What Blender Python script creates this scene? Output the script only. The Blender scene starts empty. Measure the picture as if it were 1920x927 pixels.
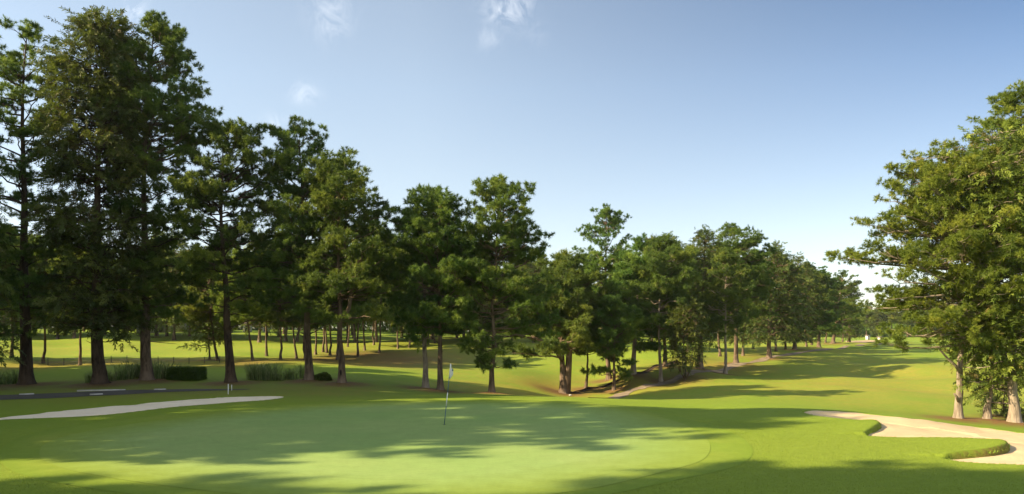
import bpy, math, random
import numpy as np
from mathutils import Vector, noise as mnoise

R = math.radians
scene = bpy.context.scene
COL = scene.collection
CAM_H, F, CX, HY = 3.0, 1400.0, 960.0, 630.0          # camera height over the putting green, focal length and horizon of the survey
SUN_EL, SUN_DIR = 29.0, (-0.97, -0.25)              # elevation and compass direction TOWARDS the sun


def P(px, py, Y):
    return ((px - CX) * Y / F, Y, CAM_H - (py - HY) * Y / F)


# ------------------------------------------------------------------ helpers
def tag(o, label=None, cat=None, group=None, kind=None):
    if label: o['label'] = label
    if cat: o['category'] = cat
    if group: o['group'] = group
    if kind: o['kind'] = kind
    return o


def empty(name, loc, label=None, cat=None, group=None, rz=0.0):
    o = bpy.data.objects.new(name, None)
    COL.objects.link(o)
    o.location = loc
    o.rotation_euler = (0, 0, rz)
    o.empty_display_size = 0.3
    return tag(o, label, cat, group)


def mesh_obj(name, V, faces, mat, parent=None, attrs=None, smooth=False):
    """faces: list of int arrays (n,3) or (n,4)"""
    me = bpy.data.meshes.new(name)
    V = np.asarray(V, np.float32).reshape(-1, 3)
    faces = [np.asarray(f, np.int32) for f in faces if len(f)]
    me.vertices.add(len(V))
    me.vertices.foreach_set('co', V.ravel())
    loops = np.concatenate([f.ravel() for f in faces])
    tot = np.concatenate([np.full(len(f), f.shape[1], np.int32) for f in faces])
    start = np.concatenate([[0], np.cumsum(tot)[:-1]]).astype(np.int32)
    me.loops.add(len(loops))
    me.loops.foreach_set('vertex_index', loops)
    me.polygons.add(len(tot))
    me.polygons.foreach_set('loop_start', start)
    me.polygons.foreach_set('loop_total', tot)
    if smooth:
        me.polygons.foreach_set('use_smooth', np.ones(len(tot), bool))
    for k, a in (attrs or {}).items():
        at = me.attributes.new(k, 'FLOAT', 'POINT')
        at.data.foreach_set('value', np.asarray(a, np.float32))
    me.update(calc_edges=True)
    me.validate()
    if mat: me.materials.append(mat)
    o = bpy.data.objects.new(name, me)
    COL.objects.link(o)
    if parent: o.parent = parent
    return o


class MB:
    """collects simple solids into one mesh"""
    def __init__(s): s.V, s.Q, s.T, s.n = [], [], [], 0

    def add(s, v, q=None, t=None):
        v = np.asarray(v, float).reshape(-1, 3)
        if q is not None and len(q): s.Q.append(np.asarray(q) + s.n)
        if t is not None and len(t): s.T.append(np.asarray(t) + s.n)
        s.V.append(v); s.n += len(v)

    def tube(s, pts, rad, sides=6, cap=True):
        pts = np.asarray(pts, float); rad = np.asarray(rad, float)
        k = len(pts)
        tan = np.gradient(pts, axis=0)
        tan /= np.linalg.norm(tan, axis=1)[:, None] + 1e-9
        ref = np.array([0, 0, 1.0]) if abs(tan[0, 2]) < 0.8 else np.array([1.0, 0, 0])
        a = np.cross(tan, ref); a /= np.linalg.norm(a, axis=1)[:, None] + 1e-9
        b = np.cross(tan, a)
        th = np.arange(sides) * 2 * math.pi / sides
        v = pts[:, None] + rad[:, None, None] * (np.cos(th)[None, :, None] * a[:, None] + np.sin(th)[None, :, None] * b[:, None])
        i = np.arange(k - 1)[:, None] * sides; j = np.arange(sides)[None]; j2 = (j + 1) % sides
        q = np.stack([i + j, i + j2, i + sides + j2, i + sides + j], -1).reshape(-1, 4)
        v = v.reshape(-1, 3)
        t = None
        if cap:
            v = np.vstack([v, pts[0], pts[-1]])
            jj = np.arange(sides); j3 = (jj + 1) % sides; L = (k - 1) * sides
            t = np.vstack([np.stack([np.full(sides, k * sides), j3, jj], -1),
                           np.stack([np.full(sides, k * sides + 1), L + jj, L + j3], -1)])
        s.add(v, q, t)

    def box(s, c, size, rz=0.0, bev=0.0):
        x, y, z = [d / 2 for d in size]
        v = np.array([(sx * x, sy * y, sz * z) for sz in (-1, 1) for sx, sy in ((-1, -1), (1, -1), (1, 1), (-1, 1))])
        if bev:                                      # chamfered top
            v2 = v[4:].copy(); v[4:, 2] -= bev; v2[:, 0] -= np.sign(v2[:, 0]) * bev; v2[:, 1] -= np.sign(v2[:, 1]) * bev
            v = np.vstack([v, v2])
        cr, sr = math.cos(rz), math.sin(rz)
        v = np.stack([v[:, 0] * cr - v[:, 1] * sr, v[:, 0] * sr + v[:, 1] * cr, v[:, 2]], -1) + np.asarray(c)
        q = [(3, 2, 1, 0)]
        n = len(v) // 4
        for l in range(n - 1):
            for i in range(4):
                j = (i + 1) % 4
                q.append((l * 4 + i, l * 4 + j, l * 4 + 4 + j, l * 4 + 4 + i))
        e = (n - 1) * 4
        q.append((e, e + 1, e + 2, e + 3))
        s.add(v, q)

    def build(s, name, mat, parent=None, smooth=False, attrs=None):
        f = []
        if s.Q: f.append(np.concatenate(s.Q))
        if s.T: f.append(np.concatenate(s.T))
        return mesh_obj(name, np.concatenate(s.V), f, mat, parent, attrs, smooth)


# ------------------------------------------------------------------ materials
def new_mat(name):
    m = bpy.data.materials.new(name); m.use_nodes = True
    nt = m.node_tree; nt.nodes.clear()
    out = nt.nodes.new('ShaderNodeOutputMaterial')
    return m, nt, out


def N(nt, t, **kw):
    n = nt.nodes.new(t)
    for k, v in kw.items():
        if k in n.inputs: n.inputs[k].default_value = v
        else: setattr(n, k, v)
    return n


def noise_node(nt, vec, scale, detail=3.0, rough=0.55, scl=None, dist=0.0):
    if scl:
        mp = nt.nodes.new('ShaderNodeMapping'); mp.inputs['Scale'].default_value = scl
        nt.links.new(vec, mp.inputs['Vector']); vec = mp.outputs['Vector']
    n = N(nt, 'ShaderNodeTexNoise')
    n.inputs['Scale'].default_value = scale; n.inputs['Detail'].default_value = detail
    n.inputs['Roughness'].default_value = rough; n.inputs['Distortion'].default_value = dist
    nt.links.new(vec, n.inputs['Vector'])
    return n.outputs['Fac']


def ramp(nt, fac, stops):
    r = nt.nodes.new('ShaderNodeValToRGB'); cr = r.color_ramp
    while len(cr.elements) > 1: cr.elements.remove(cr.elements[-1])
    for i, (p, c) in enumerate(stops):
        e = cr.elements[0] if i == 0 else cr.elements.new(p)
        e.position = p
        c = c if isinstance(c, (tuple, list)) else (c, c, c)
        e.color = (*c[:3], 1)
    nt.links.new(fac, r.inputs['Fac'])
    return r.outputs['Color']


def mix(nt, fac, a, b, blend='MIX'):
    n = nt.nodes.new('ShaderNodeMix'); n.data_type = 'RGBA'; n.blend_type = blend
    for s, v in (('Factor', fac), ('A', a), ('B', b)):
        sock = [i for i in n.inputs if i.name == s and (i.type == 'RGBA' or (s == 'Factor' and i.type == 'VALUE'))][0]
        if hasattr(v, 'is_linked') or hasattr(v, 'links'): nt.links.new(v, sock)
        elif s == 'Factor': sock.default_value = v
        else: sock.default_value = (*v, 1)
    return [o for o in n.outputs if o.type == 'RGBA'][0]


def math_node(nt, op, a, b=None, c=None, clamp=False):
    n = nt.nodes.new('ShaderNodeMath'); n.operation = op; n.use_clamp = clamp
    for i, v in enumerate((a, b, c)):
        if v is None: continue
        if hasattr(v, 'links'): nt.links.new(v, n.inputs[i])
        else: n.inputs[i].default_value = v
    return n.outputs[0]


def bump(nt, h, strength, dist):
    b = N(nt, 'ShaderNodeBump'); b.inputs['Strength'].default_value = strength; b.inputs['Distance'].default_value = dist
    nt.links.new(h, b.inputs['Height'])
    return b.outputs['Normal']


def principled(nt, out, col, rough=0.8, normal=None, spec=0.2, metal=0.0):
    p = nt.nodes.new('ShaderNodeBsdfPrincipled')
    if hasattr(col, 'links'): nt.links.new(col, p.inputs['Base Color'])
    else: p.inputs['Base Color'].default_value = (*col, 1)
    if hasattr(rough, 'links'): nt.links.new(rough, p.inputs['Roughness'])
    else: p.inputs['Roughness'].default_value = rough
    p.inputs['Specular IOR Level'].default_value = spec
    p.inputs['Metallic'].default_value = metal
    if normal: nt.links.new(normal, p.inputs['Normal'])
    nt.links.new(p.outputs[0], out.inputs['Surface'])
    return p


def coords(nt, kind='Object'):
    return nt.nodes.new('ShaderNodeTexCoord').outputs[kind]


def attr(nt, name):
    a = nt.nodes.new('ShaderNodeAttribute'); a.attribute_name = name
    return a.outputs['Fac']


def plain(name, c, rough=0.7, var=0.15, scale=3.0, spec=0.2, bumpd=0.0):
    m, nt, out = new_mat(name)
    v = coords(nt)
    f = noise_node(nt, v, scale, 4)
    col = ramp(nt, f, [(0.3, [k * (1 - var) for k in c]), (0.7, [min(1, k * (1 + var)) for k in c])])
    principled(nt, out, col, rough, bump(nt, f, 0.4, bumpd) if bumpd else None, spec)
    return m


def bark_mat(name, dark, light, pale=None):
    m, nt, out = new_mat(name)
    v = coords(nt)
    f1 = noise_node(nt, v, 7.0, 5, 0.65, (1, 1, 0.22), 0.6)
    f2 = noise_node(nt, v, 1.1, 3, 0.5, (1, 1, 0.5))
    col = ramp(nt, f1, [(0.33, dark), (0.62, light)])
    col = mix(nt, ramp(nt, f2, [(0.42, 0.0), (0.68, 0.75)]), col, pale or [c * 1.5 for c in light])
    principled(nt, out, col, 0.92, bump(nt, f1, 0.9, 0.09), 0.1)
    return m


def leaf_mat(name, dark, mid, light, trans=0.3, oldc=None):
    m, nt, out = new_mat(name)
    t = attr(nt, 'tint')
    oi = nt.nodes.new('ShaderNodeObjectInfo')
    col = ramp(nt, t, [(0.0, dark), (0.5, mid), (1.0, light)])
    if oldc:
        col = mix(nt, ramp(nt, attr(nt, 'old'), [(0.86, 0.0), (0.97, 0.8)]), col, oldc)
    hsv = nt.nodes.new('ShaderNodeHueSaturation')
    nt.links.new(col, hsv.inputs['Color'])
    nt.links.new(math_node(nt, 'MULTIPLY_ADD', oi.outputs['Random'], 0.035, 0.482), hsv.inputs['Hue'])
    nt.links.new(math_node(nt, 'MULTIPLY_ADD', oi.outputs['Random'], 0.35, 0.85), hsv.inputs['Value'])
    col = hsv.outputs['Color']
    p = nt.nodes.new('ShaderNodeBsdfPrincipled')
    nt.links.new(col, p.inputs['Base Color']); p.inputs['Roughness'].default_value = 0.55
    p.inputs['Specular IOR Level'].default_value = 0.25
    tr = nt.nodes.new('ShaderNodeBsdfTranslucent')
    nt.links.new(mix(nt, 0.5, col, (0.20, 0.26, 0.03), 'MIX'), tr.inputs['Color'])
    ms = nt.nodes.new('ShaderNodeMixShader'); ms.inputs[0].default_value = trans
    nt.links.new(p.outputs[0], ms.inputs[1]); nt.links.new(tr.outputs[0], ms.inputs[2])
    nt.links.new(ms.outputs[0], out.inputs['Surface'])
    return m


M = {}
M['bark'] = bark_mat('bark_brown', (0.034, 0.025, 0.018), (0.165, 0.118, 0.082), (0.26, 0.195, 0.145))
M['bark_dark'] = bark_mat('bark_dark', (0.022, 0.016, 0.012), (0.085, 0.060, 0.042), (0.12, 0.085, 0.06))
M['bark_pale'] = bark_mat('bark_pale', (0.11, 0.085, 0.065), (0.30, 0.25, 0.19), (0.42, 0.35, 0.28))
M['pine'] = leaf_mat('pine_needles', (0.046, 0.096, 0.020), (0.100, 0.172, 0.030), (0.230, 0.295, 0.046), 0.38)
M['pine_bright'] = leaf_mat('pine_needles_bright', (0.090, 0.145, 0.020), (0.175, 0.240, 0.029), (0.300, 0.345, 0.044), 0.42)
M['cypress'] = leaf_mat('cypress_sprays', (0.034, 0.064, 0.018), (0.078, 0.118, 0.026), (0.180, 0.210, 0.042), 0.28, (0.10, 0.075, 0.030))
M['cypress_olive'] = leaf_mat('cypress_sprays_olive', (0.066, 0.096, 0.018), (0.140, 0.178, 0.028), (0.250, 0.275, 0.042), 0.34, (0.16, 0.11, 0.040))
M['reed'] = leaf_mat('reed_blades', (0.065, 0.11, 0.035), (0.14, 0.19, 0.065), (0.34, 0.36, 0.16), 0.35)
M['hedge'] = leaf_mat('hedge_leaves', (0.030, 0.062, 0.010), (0.060, 0.110, 0.014), (0.110, 0.170, 0.020), 0.3)
M['white'] = plain('white_paint', (0.74, 0.74, 0.72), 0.5, 0.05)
M['teal'] = plain('blue_paint', (0.035, 0.10, 0.17), 0.35, 0.05, spec=0.5)
M['grey_wall'] = plain('grey_plaster', (0.30, 0.29, 0.27), 0.85, 0.2, 1.5)
M['white_wall'] = plain('white_plaster', (0.72, 0.71, 0.69), 0.85, 0.06, 1.5)
M['roof'] = plain('roof_sheet', (0.16, 0.13, 0.11), 0.7, 0.2, 2.0)
M['glass'] = plain('dark_glass', (0.02, 0.025, 0.03), 0.1, 0.1, spec=0.6)
M['wood_dark'] = plain('weathered_post', (0.07, 0.055, 0.045), 0.9, 0.25, 8.0)
M['wire'] = plain('grey_wire', (0.22, 0.21, 0.20), 0.5, 0.1)
M['stone'] = plain('white_stone', (0.44, 0.43, 0.40), 0.8, 0.18, 5.0, bumpd=0.02)
M['soil'] = plain('dark_soil', (0.055, 0.036, 0.024), 0.95, 0.35, 4.0, bumpd=0.05)
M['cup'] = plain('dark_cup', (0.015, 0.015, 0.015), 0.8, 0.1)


def grass_colour(nt, v, base_a, base_b, dry, litter):
    big = noise_node(nt, v, 0.055, 4, 0.6)
    med = noise_node(nt, v, 0.45, 4, 0.65)
    fine = noise_node(nt, v, 3.2, 4, 0.7)
    grain = noise_node(nt, v, 26.0, 4, 0.8)
    col = mix(nt, ramp(nt, big, [(0.35, 0.0), (0.65, 1.0)]), base_a, base_b)
    patch = math_node(nt, 'ADD', math_node(nt, 'MULTIPLY', med, 0.6), math_node(nt, 'MULTIPLY', fine, 0.4))
    d = math_node(nt, 'ADD', attr(nt, 'dry'), math_node(nt, 'MULTIPLY_ADD', patch, 1.5, -0.95))
    d = math_node(nt, 'MULTIPLY', d, 1.0, clamp=True)
    col = mix(nt, d, col, dry)
    l = math_node(nt, 'MULTIPLY_ADD', fine, 1.3, -0.65)
    l = math_node(nt, 'ADD', l, attr(nt, 'litter'))
    l = math_node(nt, 'MULTIPLY', math_node(nt, 'ADD', l, -0.10), 1.15, clamp=True)
    l = math_node(nt, 'MULTIPLY', l, math_node(nt, 'MULTIPLY', attr(nt, 'litter'), 1.6, clamp=True))
    col = mix(nt, l, col, litter)
    val = math_node(nt, 'ADD', math_node(nt, 'MULTIPLY', fine, 0.50), math_node(nt, 'MULTIPLY_ADD', grain, 0.70, 0.40))
    g = nt.nodes.new('ShaderNodeCombineColor')
    for i in range(3): nt.links.new(val, g.inputs[i])
    return mix(nt, 1.0, col, g.outputs[0], 'MULTIPLY'), grain, fine


GRASS_A, GRASS_B = (0.160, 0.240, 0.022), (0.200, 0.262, 0.030)
m, nt, out = new_mat('rough_grass')
v = coords(nt)
col, grain, fine = grass_colour(nt, v, GRASS_A, GRASS_B, (0.330, 0.218, 0.050), (0.165, 0.090, 0.040))
principled(nt, out, col, 0.85, bump(nt, math_node(nt, 'ADD', grain, math_node(nt, 'MULTIPLY', fine, .7)), 0.7, 0.04), 0.12)
M['ground'] = m


# ------------------------------------------------------------------ terrain
CTRL = []        # (X, Y, Z)


def C(px, py, Y): CTRL.append(P(px, py, Y))


for X, Y, Z in [(0, -2, 1.4), (0, 3, 1.25), (-8, 0, 1.2), (8, 0, 1.3), (0, 7, 0.45), (-10, 8, 0.3), (10, 8, 0.55), (0, 12, 0.03), (-14, 14, 0.0), (12, 13, 0.08),
                (-40, 0, 0.8), (-60, 30, 0.6), (-90, 60, 1.6), (45, 0, 1.0), (50, 20, 0.0), (60, 45, -0.8), (-30, -40, 2), (30, -40, 2), (-120, -30, 2), (120, -30, 1), (100, 40, 0.2),
                (-200, 100, 4), (-130, 130, 4), (-200, 250, 6), (-60, 260, 5), (120, 120, 0.6), (200, 120, 1.5), (160, 260, 2.5), (300, 300, 3), (-300, 0, 4), (350, 0, 3),
                (-350, 500, 8), (0, 500, 5), (350, 500, 5), (130, 420, 3.2), (0, 800, 6), (-500, 800, 9), (500, 800, 6), (600, 200, 4), (-600, 200, 8)]:
    CTRL.append((X, Y, Z))
# putting green, flat with a little tilt
for px, py, Y in [(833, 797, 25.1), (300, 850, 19.0), (700, 850, 19.0), (1000, 850, 19.0), (1300, 850, 19.1), (500, 790, 26.3), (1050, 790, 26.3), (1200, 800, 24.7), (900, 900, 15.5), (300, 900, 15.5), (1250, 900, 15.6), (650, 760, 32.5), (950, 757, 33.0), (1100, 757, 32.6)]:
    C(px, py, Y)
# crest and right-hand mounds
for px, py, Y in [(600, 746, 36.5), (800, 748, 36), (950, 749, 36), (1080, 752, 35.0), (1200, 762, 33.5), (1320, 768, 32.2), (1450, 764, 32.0), (1350, 788, 26.4), (1300, 800, 24.3), (1440, 790, 26), (1500, 800, 24.2),
                  (1570, 795, 24.8), (1640, 801, 23.8), (1480, 850, 19.0), (1600, 840, 20.0), (1700, 822, 22.2), (1800, 824, 21.6), (1870, 832, 20.2), (1700, 880, 17.0), (1850, 890, 16.4), (1550, 910, 15.0),
                  (1600, 772, 30.4), (1720, 786, 28.6), (1850, 803, 27.6), (1950, 818, 26.5)]:
    C(px, py, Y)
# left foreground, bunker, path, garden strip
for px, py, Y in [(0, 800, 24.7), (100, 840, 20.0), (0, 772, 30), (250, 762, 32.5), (400, 752, 34.5), (530, 746, 36.3), (560, 744, 37.3), (0, 745, 37), (200, 738, 39.5), (400, 733, 41.5), (550, 735, 41.0)]:
    C(px, py, Y)
# front row of trees
FRONT = dict(a=(50, 720, 46), b=(187, 723, 45), c=(275, 717, 47), d=(433, 718, 46), e=(580, 716, 47), f=(641, 721, 45), g=(798, 731, 47), h=(826, 735, 46), i=(922, 739, 46), j=(1056, 740, 65),
             k=(1098, 726, 68), l=(1151, 731, 65), m=(1142, 711, 74), n=(1187, 698, 69), o=(1239, 718, 67), p=(1247, 692, 74))
for v_ in FRONT.values(): C(*v_)
for px, py, Y in [(150, 684, 66), (80, 678, 70), (300, 690, 60), (405, 675, 74), (500, 672, 78), (575, 672, 80), (670, 671, 84), (720, 690, 66), (745, 655, 100), (100, 655, 95), (300, 655, 98), (500, 655, 100), (100, 628, 140), (300, 625, 145), (500, 626, 150), (700, 632, 150),
                  (900, 640, 130), (1000, 650, 112), (1000, 690, 82), (1000, 725, 64), (900, 670, 90), (880, 705, 66), (1100, 690, 84), (1150, 650, 120), (1200, 642, 140), (1210, 660, 100), (1290, 660, 104), (1050, 634, 170), (700, 710, 52), (560, 700, 54)]:
    C(px, py, Y)
# right fairway
for px, py, Y in [(1130, 748, 46), (1285, 712, 65), (1360, 702, 72), (1380, 684, 82), (1442, 676, 90), (1350, 668, 98), (1535, 652, 126), (1590, 646, 150), (1640, 638, 215), (1500, 720, 60), (1400, 745, 46), (1600, 750, 45), (1700, 690, 76), (1600, 700, 74), (1750, 760, 43),
                  (1797, 790, 37), (1851, 793, 37), (1902, 797, 36), (1750, 660, 120), (1900, 690, 78), (1850, 640, 200), (1760, 637, 240), (1900, 740, 52), (2000, 780, 40)]:
    C(px, py, Y)
CTRL = np.array(CTRL)


def warp(X, Y):
    return 40 * np.arcsinh(np.asarray(X, float) / 40), 60 * np.log((np.maximum(np.asarray(Y, float), -55) + 70) / 70)


def tps_phi(r2): return 0.5 * r2 * np.log(r2 + 1e-9)


wx, wy = warp(CTRL[:, 0], CTRL[:, 1])
n = len(wx)
K = tps_phi((wx[:, None] - wx) ** 2 + (wy[:, None] - wy) ** 2) + np.eye(n) * 0.6
Pm = np.stack([np.ones(n), wx, wy], 1)
A = np.block([[K, Pm], [Pm.T, np.zeros((3, 3))]])
sol = np.linalg.solve(A, np.concatenate([CTRL[:, 2], np.zeros(3)]))
TW, TA = sol[:n], sol[n:]


def ground_base(X, Y):
    X = np.asarray(X, float); sh = X.shape
    a, b = warp(X.ravel(), np.asarray(Y, float).ravel())
    o = np.empty(len(a))
    for i in range(0, len(a), 40000):
        aa, bb = a[i:i + 40000, None], b[i:i + 40000, None]
        o[i:i + 40000] = tps_phi((aa - wx) ** 2 + (bb - wy) ** 2) @ TW + TA[0] + TA[1] * aa[:, 0] + TA[2] * bb[:, 0]
    return o.reshape(sh)


def gz(X, Y): return float(ground_base(np.array([X]), np.array([Y]))[0])


YS = np.concatenate([np.arange(9, 60, 0.1), np.arange(60, 420, 0.5)])


def hit(px, py):
    """where the line of sight through a survey pixel meets the ground"""
    X = (px - CX) * YS / F; ray = CAM_H - (py - HY) * YS / F
    g = ground_base(X, YS)
    k = np.argmax(g >= ray)
    if g[k] < ray[k]: k = len(YS) - 1
    return float(X[k]), float(YS[k]), float(g[k])


def poly_smooth(pts, it=2):
    p = np.asarray(pts, float)
    for _ in range(it):
        q = np.roll(p, -1, 0)
        p = np.stack([0.75 * p + 0.25 * q, 0.25 * p + 0.75 * q], 1).reshape(-1, p.shape[1])
    return p


def sdf(poly, X, Y, val=None):
    """signed distance (positive inside) to a closed polygon and an interpolated edge value"""
    sh = X.shape; X = X.ravel(); Y = Y.ravel()
    best = np.full(len(X), 1e9); bv = np.zeros(len(X)); ins = np.zeros(len(X), bool)
    nx = np.zeros(len(X)); ny = np.zeros(len(X))
    m_ = len(poly)
    for i in range(m_):
        x0, y0 = poly[i, :2]; x1, y1 = poly[(i + 1) % m_, :2]
        dx, dy = x1 - x0, y1 - y0
        t = np.clip(((X - x0) * dx + (Y - y0) * dy) / (dx * dx + dy * dy + 1e-12), 0, 1)
        qx, qy = x0 + t * dx, y0 + t * dy
        d = np.hypot(X - qx, Y - qy)
        w = d < best
        best = np.where(w, d, best); nx = np.where(w, qx, nx); ny = np.where(w, qy, ny)
        if val is not None: bv = np.where(w, val[i] * (1 - t) + val[(i + 1) % m_] * t, bv)
        c = (y0 > Y) != (y1 > Y)
        ins ^= c & (X < (x1 - x0) * (Y - y0) / (y1 - y0 + 1e-12) + x0)
    return np.where(ins, best, -best).reshape(sh), bv.reshape(sh), nx.reshape(sh), ny.reshape(sh)


def sst(a, b, x):
    t = np.clip((x - a) / (b - a), 0, 1); return t * t * (3 - 2 * t)


def outline(pxs):
    r = []
    for p in pxs:
        x, y, z = hit(p[0], p[1]); r.append((x, y, p[2] if len(p) > 2 else 0.0))
    return np.array(r)


# bunkers: pixel outline with the lip height of each edge
RB = poly_smooth(outline([(1498, 771, .05), (1540, 769, .03), (1600, 773, .03), (1660, 780, .03), (1720, 786, .03), (1800, 796, .03), (1870, 805, .03), (1940, 815, .03), (2030, 828, .04), (2120, 850, .06), (2120, 880, .1), (2000, 878, .1),
                          (1920, 872, .05), (1850, 869, .05), (1790, 865, .06), (1763, 859, .14), (1800, 854, .2), (1850, 849, .24), (1884, 842, .26), (1891, 834, .22), (1870, 826, .12), (1820, 821, .1), (1750, 820, .1), (1680, 820, .1),
                          (1622, 818, .12), (1622, 812, .16), (1642, 803, .2), (1652, 796, .18), (1638, 789, .12), (1600, 787, .1), (1555, 783, .08), (1518, 778, .06)]), 2)
LB = poly_smooth(outline([(-90, 792, .04), (0, 783, .04), (60, 776, .05), (130, 768, .05), (190, 763, .06), (260, 759, .06), (330, 752, .06), (400, 747, .07), (470, 744, .06), (528, 742, .05), (536, 745, .04), (500, 751, .05), (440, 755, .05), (380, 760, .05), (310, 765, .05),
                          (240, 774, .04), (160, 781, .04), (80, 784, .04), (0, 787, .03), (-90, 796, .03)]), 2)


def grid_axis(segs):
    r = []
    for a, b, d0, d1 in segs:
        n_ = max(1, int(round((b - a) / (0.5 * (d0 + d1)))))
        t = np.linspace(0, 1, n_, endpoint=False)
        w = d0 + (d1 - d0) * t; w = np.cumsum(w); w = np.concatenate([[0], w[:-1]]) / w[-1]
        r.append(a + (b - a) * w)
    return np.unique(np.concatenate(r + [[segs[-1][1]]]))


GX = grid_axis([(-900, -120, 60, 6), (-120, -30, 3.2, .7), (-30, -8, .22, .16), (-8, 8.3, .22, .2), (8.3, 21, .075, .075), (21, 50, .25, 1.2), (50, 150, 1.4, 5), (150, 900, 6, 60)])
GY = grid_axis([(-70, 3, 6, .8), (3, 15, .5, .2), (15, 36.6, .085, .085), (36.6, 60, .2, .4), (60, 160, .5, 2), (160, 420, 2.5, 9), (420, 1500, 15, 80)])
XX, YY = np.meshgrid(GX, GY, indexing='xy')
ZB = ground_base(XX, YY)
rng = np.random.default_rng(5)


def fbm_field(X, Y, amp, wl, seed):
    r = np.random.default_rng(seed); o = np.zeros_like(X)
    for _ in range(7):
        a = r.uniform(0, 2 * math.pi); k = 2 * math.pi / (wl * r.uniform(.6, 1.6))
        o += np.sin(k * (X * math.cos(a) + Y * math.sin(a)) + r.uniform(0, 6.3))
    return o * amp / 2.6


def undul(X, Y):
    far = np.clip((np.hypot(X, Y) - 32) / 40, 0, 1)
    return fbm_field(X, Y, 0.16, 17, 3) * far + fbm_field(X, Y, 0.010, 2.4, 4) * np.clip(far + .25, 0, 1)


ZB = ZB + undul(XX, YY)


def lookup(Zgrid, X, Y):
    X = np.asarray(X, float); Y = np.asarray(Y, float)
    i = np.clip(np.searchsorted(GX, X) - 1, 0, len(GX) - 2); j = np.clip(np.searchsorted(GY, Y) - 1, 0, len(GY) - 2)
    fx = np.clip((X - GX[i]) / (GX[i + 1] - GX[i]), 0, 1); fy = np.clip((Y - GY[j]) / (GY[j + 1] - GY[j]), 0, 1)
    return (Zgrid[j, i] * (1 - fx) * (1 - fy) + Zgrid[j, i + 1] * fx * (1 - fy) + Zgrid[j + 1, i] * (1 - fx) * fy + Zgrid[j + 1, i + 1] * fx * fy)


def Z0(X, Y): return float(lookup(ZB, X, Y))


ZG = ZB.copy()
dry = np.zeros_like(ZB); litter = np.zeros_like(ZB)
bunker_sd = []
for poly in (RB, LB):
    bx0, bx1, by0, by1 = poly[:, 0].min() - 2, poly[:, 0].max() + 2, poly[:, 1].min() - 2, poly[:, 1].max() + 2
    jx = np.where((GX > bx0) & (GX < bx1))[0]; jy = np.where((GY > by0) & (GY < by1))[0]
    sl = np.s_[jy[0]:jy[-1] + 1, jx[0]:jx[-1] + 1]
    sd, lip, nx_, ny_ = sdf(poly, XX[sl], YY[sl], poly[:, 2] * .8)
    lip = np.clip(lip + fbm_field(XX[sl], YY[sl], .010, 1.1, 12) * (lip > .07), .02, .3)
    ZG[sl] += sst(-1.2, 0.0, sd) * np.where(lip > .11, lip * .5, 0.0)            # turf swells a little towards a lip
    ZG[sl] -= sst(0.0, 0.16, sd) * (lip + 0.35)
    zs = ZB[sl] - lip * 0.62 - 0.16 * sst(0, 2.2, sd) + fbm_field(XX[sl], YY[sl], 0.012, 0.9, 9)
    litter[sl] = np.maximum(litter[sl], sst(-.05, .03, sd) * (sd < .5) * np.clip((lip - .08) * 6, 0, .62))
    bunker_sd.append((sl, sd, zs, nx_, ny_))

# drainage ditch and worn patches
DITCH = [hit(*p)[:2] for p in [(1062, 741), (1105, 729), (1150, 716), (1200, 702), (1240, 688), (1268, 679)]]
for px, py, rad, a, kind in [(960, 735, 7, .8, 'd'), (1040, 735, 5, .9, 'd'), (1080, 715, 6, .5, 'd'), (1180, 712, 6, .7, 'd'), (1230, 720, 5, .7, 'd'), (1150, 736, 4, .6, 'd'), (1100, 730, 4, .8, 'd'), (1240, 735, 5, .6, 'd'), (1300, 700, 7, .5, 'd'), (1350, 685, 8, .6, 'd'),
                             (1300, 745, 7, .35, 'd'), (1450, 730, 9, .45, 'd'), (1650, 725, 12, .55, 'd'), (1780, 740, 9, .45, 'd'), (1700, 700, 14, .5, 'd'), (1850, 720, 14, .45, 'd'), (1650, 680, 16, .4, 'd'), (1550, 740, 10, .4, 'd'), (1200, 690, 14, .4, 'd'), (950, 715, 10, .35, 'd'), (1350, 640, 30, .4, 'd'), (900, 640, 25, .45, 'd'), (120, 655, 26, .38, 'd'), (450, 655, 24, .34, 'd'), (300, 640, 30, .3, 'd'), (700, 650, 20, .45, 'd'), (880, 720, 5, .4, 'd'), (860, 700, 5, .3, 'd'), (600, 730, 6, .3, 'd'),
                             (200, 680, 6, .9, 'd'), (330, 676, 6, .9, 'd'), (100, 682, 6, .9, 'd'), (450, 678, 7, .8, 'd'), (560, 678, 7, .7, 'd'), (660, 680, 7, .7, 'd'), (20, 690, 6, .7, 'd'), (600, 655, 14, .3, 'd'), (1500, 655, 18, .5, 'd'), (1420, 665, 10, .5, 'd'), (1600, 643, 20, .5, 'd'),
                             (760, 675, 10, .8, 'l'), (820, 668, 12, .6, 'l'), (700, 668, 10, .8, 'l'), (630, 675, 8, .7, 'l'), (560, 678, 6, .5, 'l'), (480, 683, 5, .6, 'l'), (870, 660, 14, .5, 'l'), (1370, 690, 7, .5, 'l'), (1440, 672, 9, .5, 'l'), (1280, 712, 4, .7, 'l'), (1240, 722, 4, .5, 'l'),
                             (1056, 741, 1.4, 1., 'l'), (280, 700, 3, .5, 'l'), (50, 727, 4, .5, 'l'), (160, 728, 5, .5, 'l'), (400, 732, 7, .5, 'l'), (280, 733, 7, .5, 'l'), (520, 733, 7, .45, 'l'), (620, 733, 6, .45, 'l'), (1340, 672, 6, .5, 'l'), (1180, 715, 4, .4, 'l')]:
    x, y, _ = hit(px, py)
    g = a * np.exp(-((XX - x) ** 2 + ((YY - y) / 1.4) ** 2) / rad ** 2)
    if kind == 'd': dry = np.maximum(dry, g)
    else: litter = np.maximum(litter, g)


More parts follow.
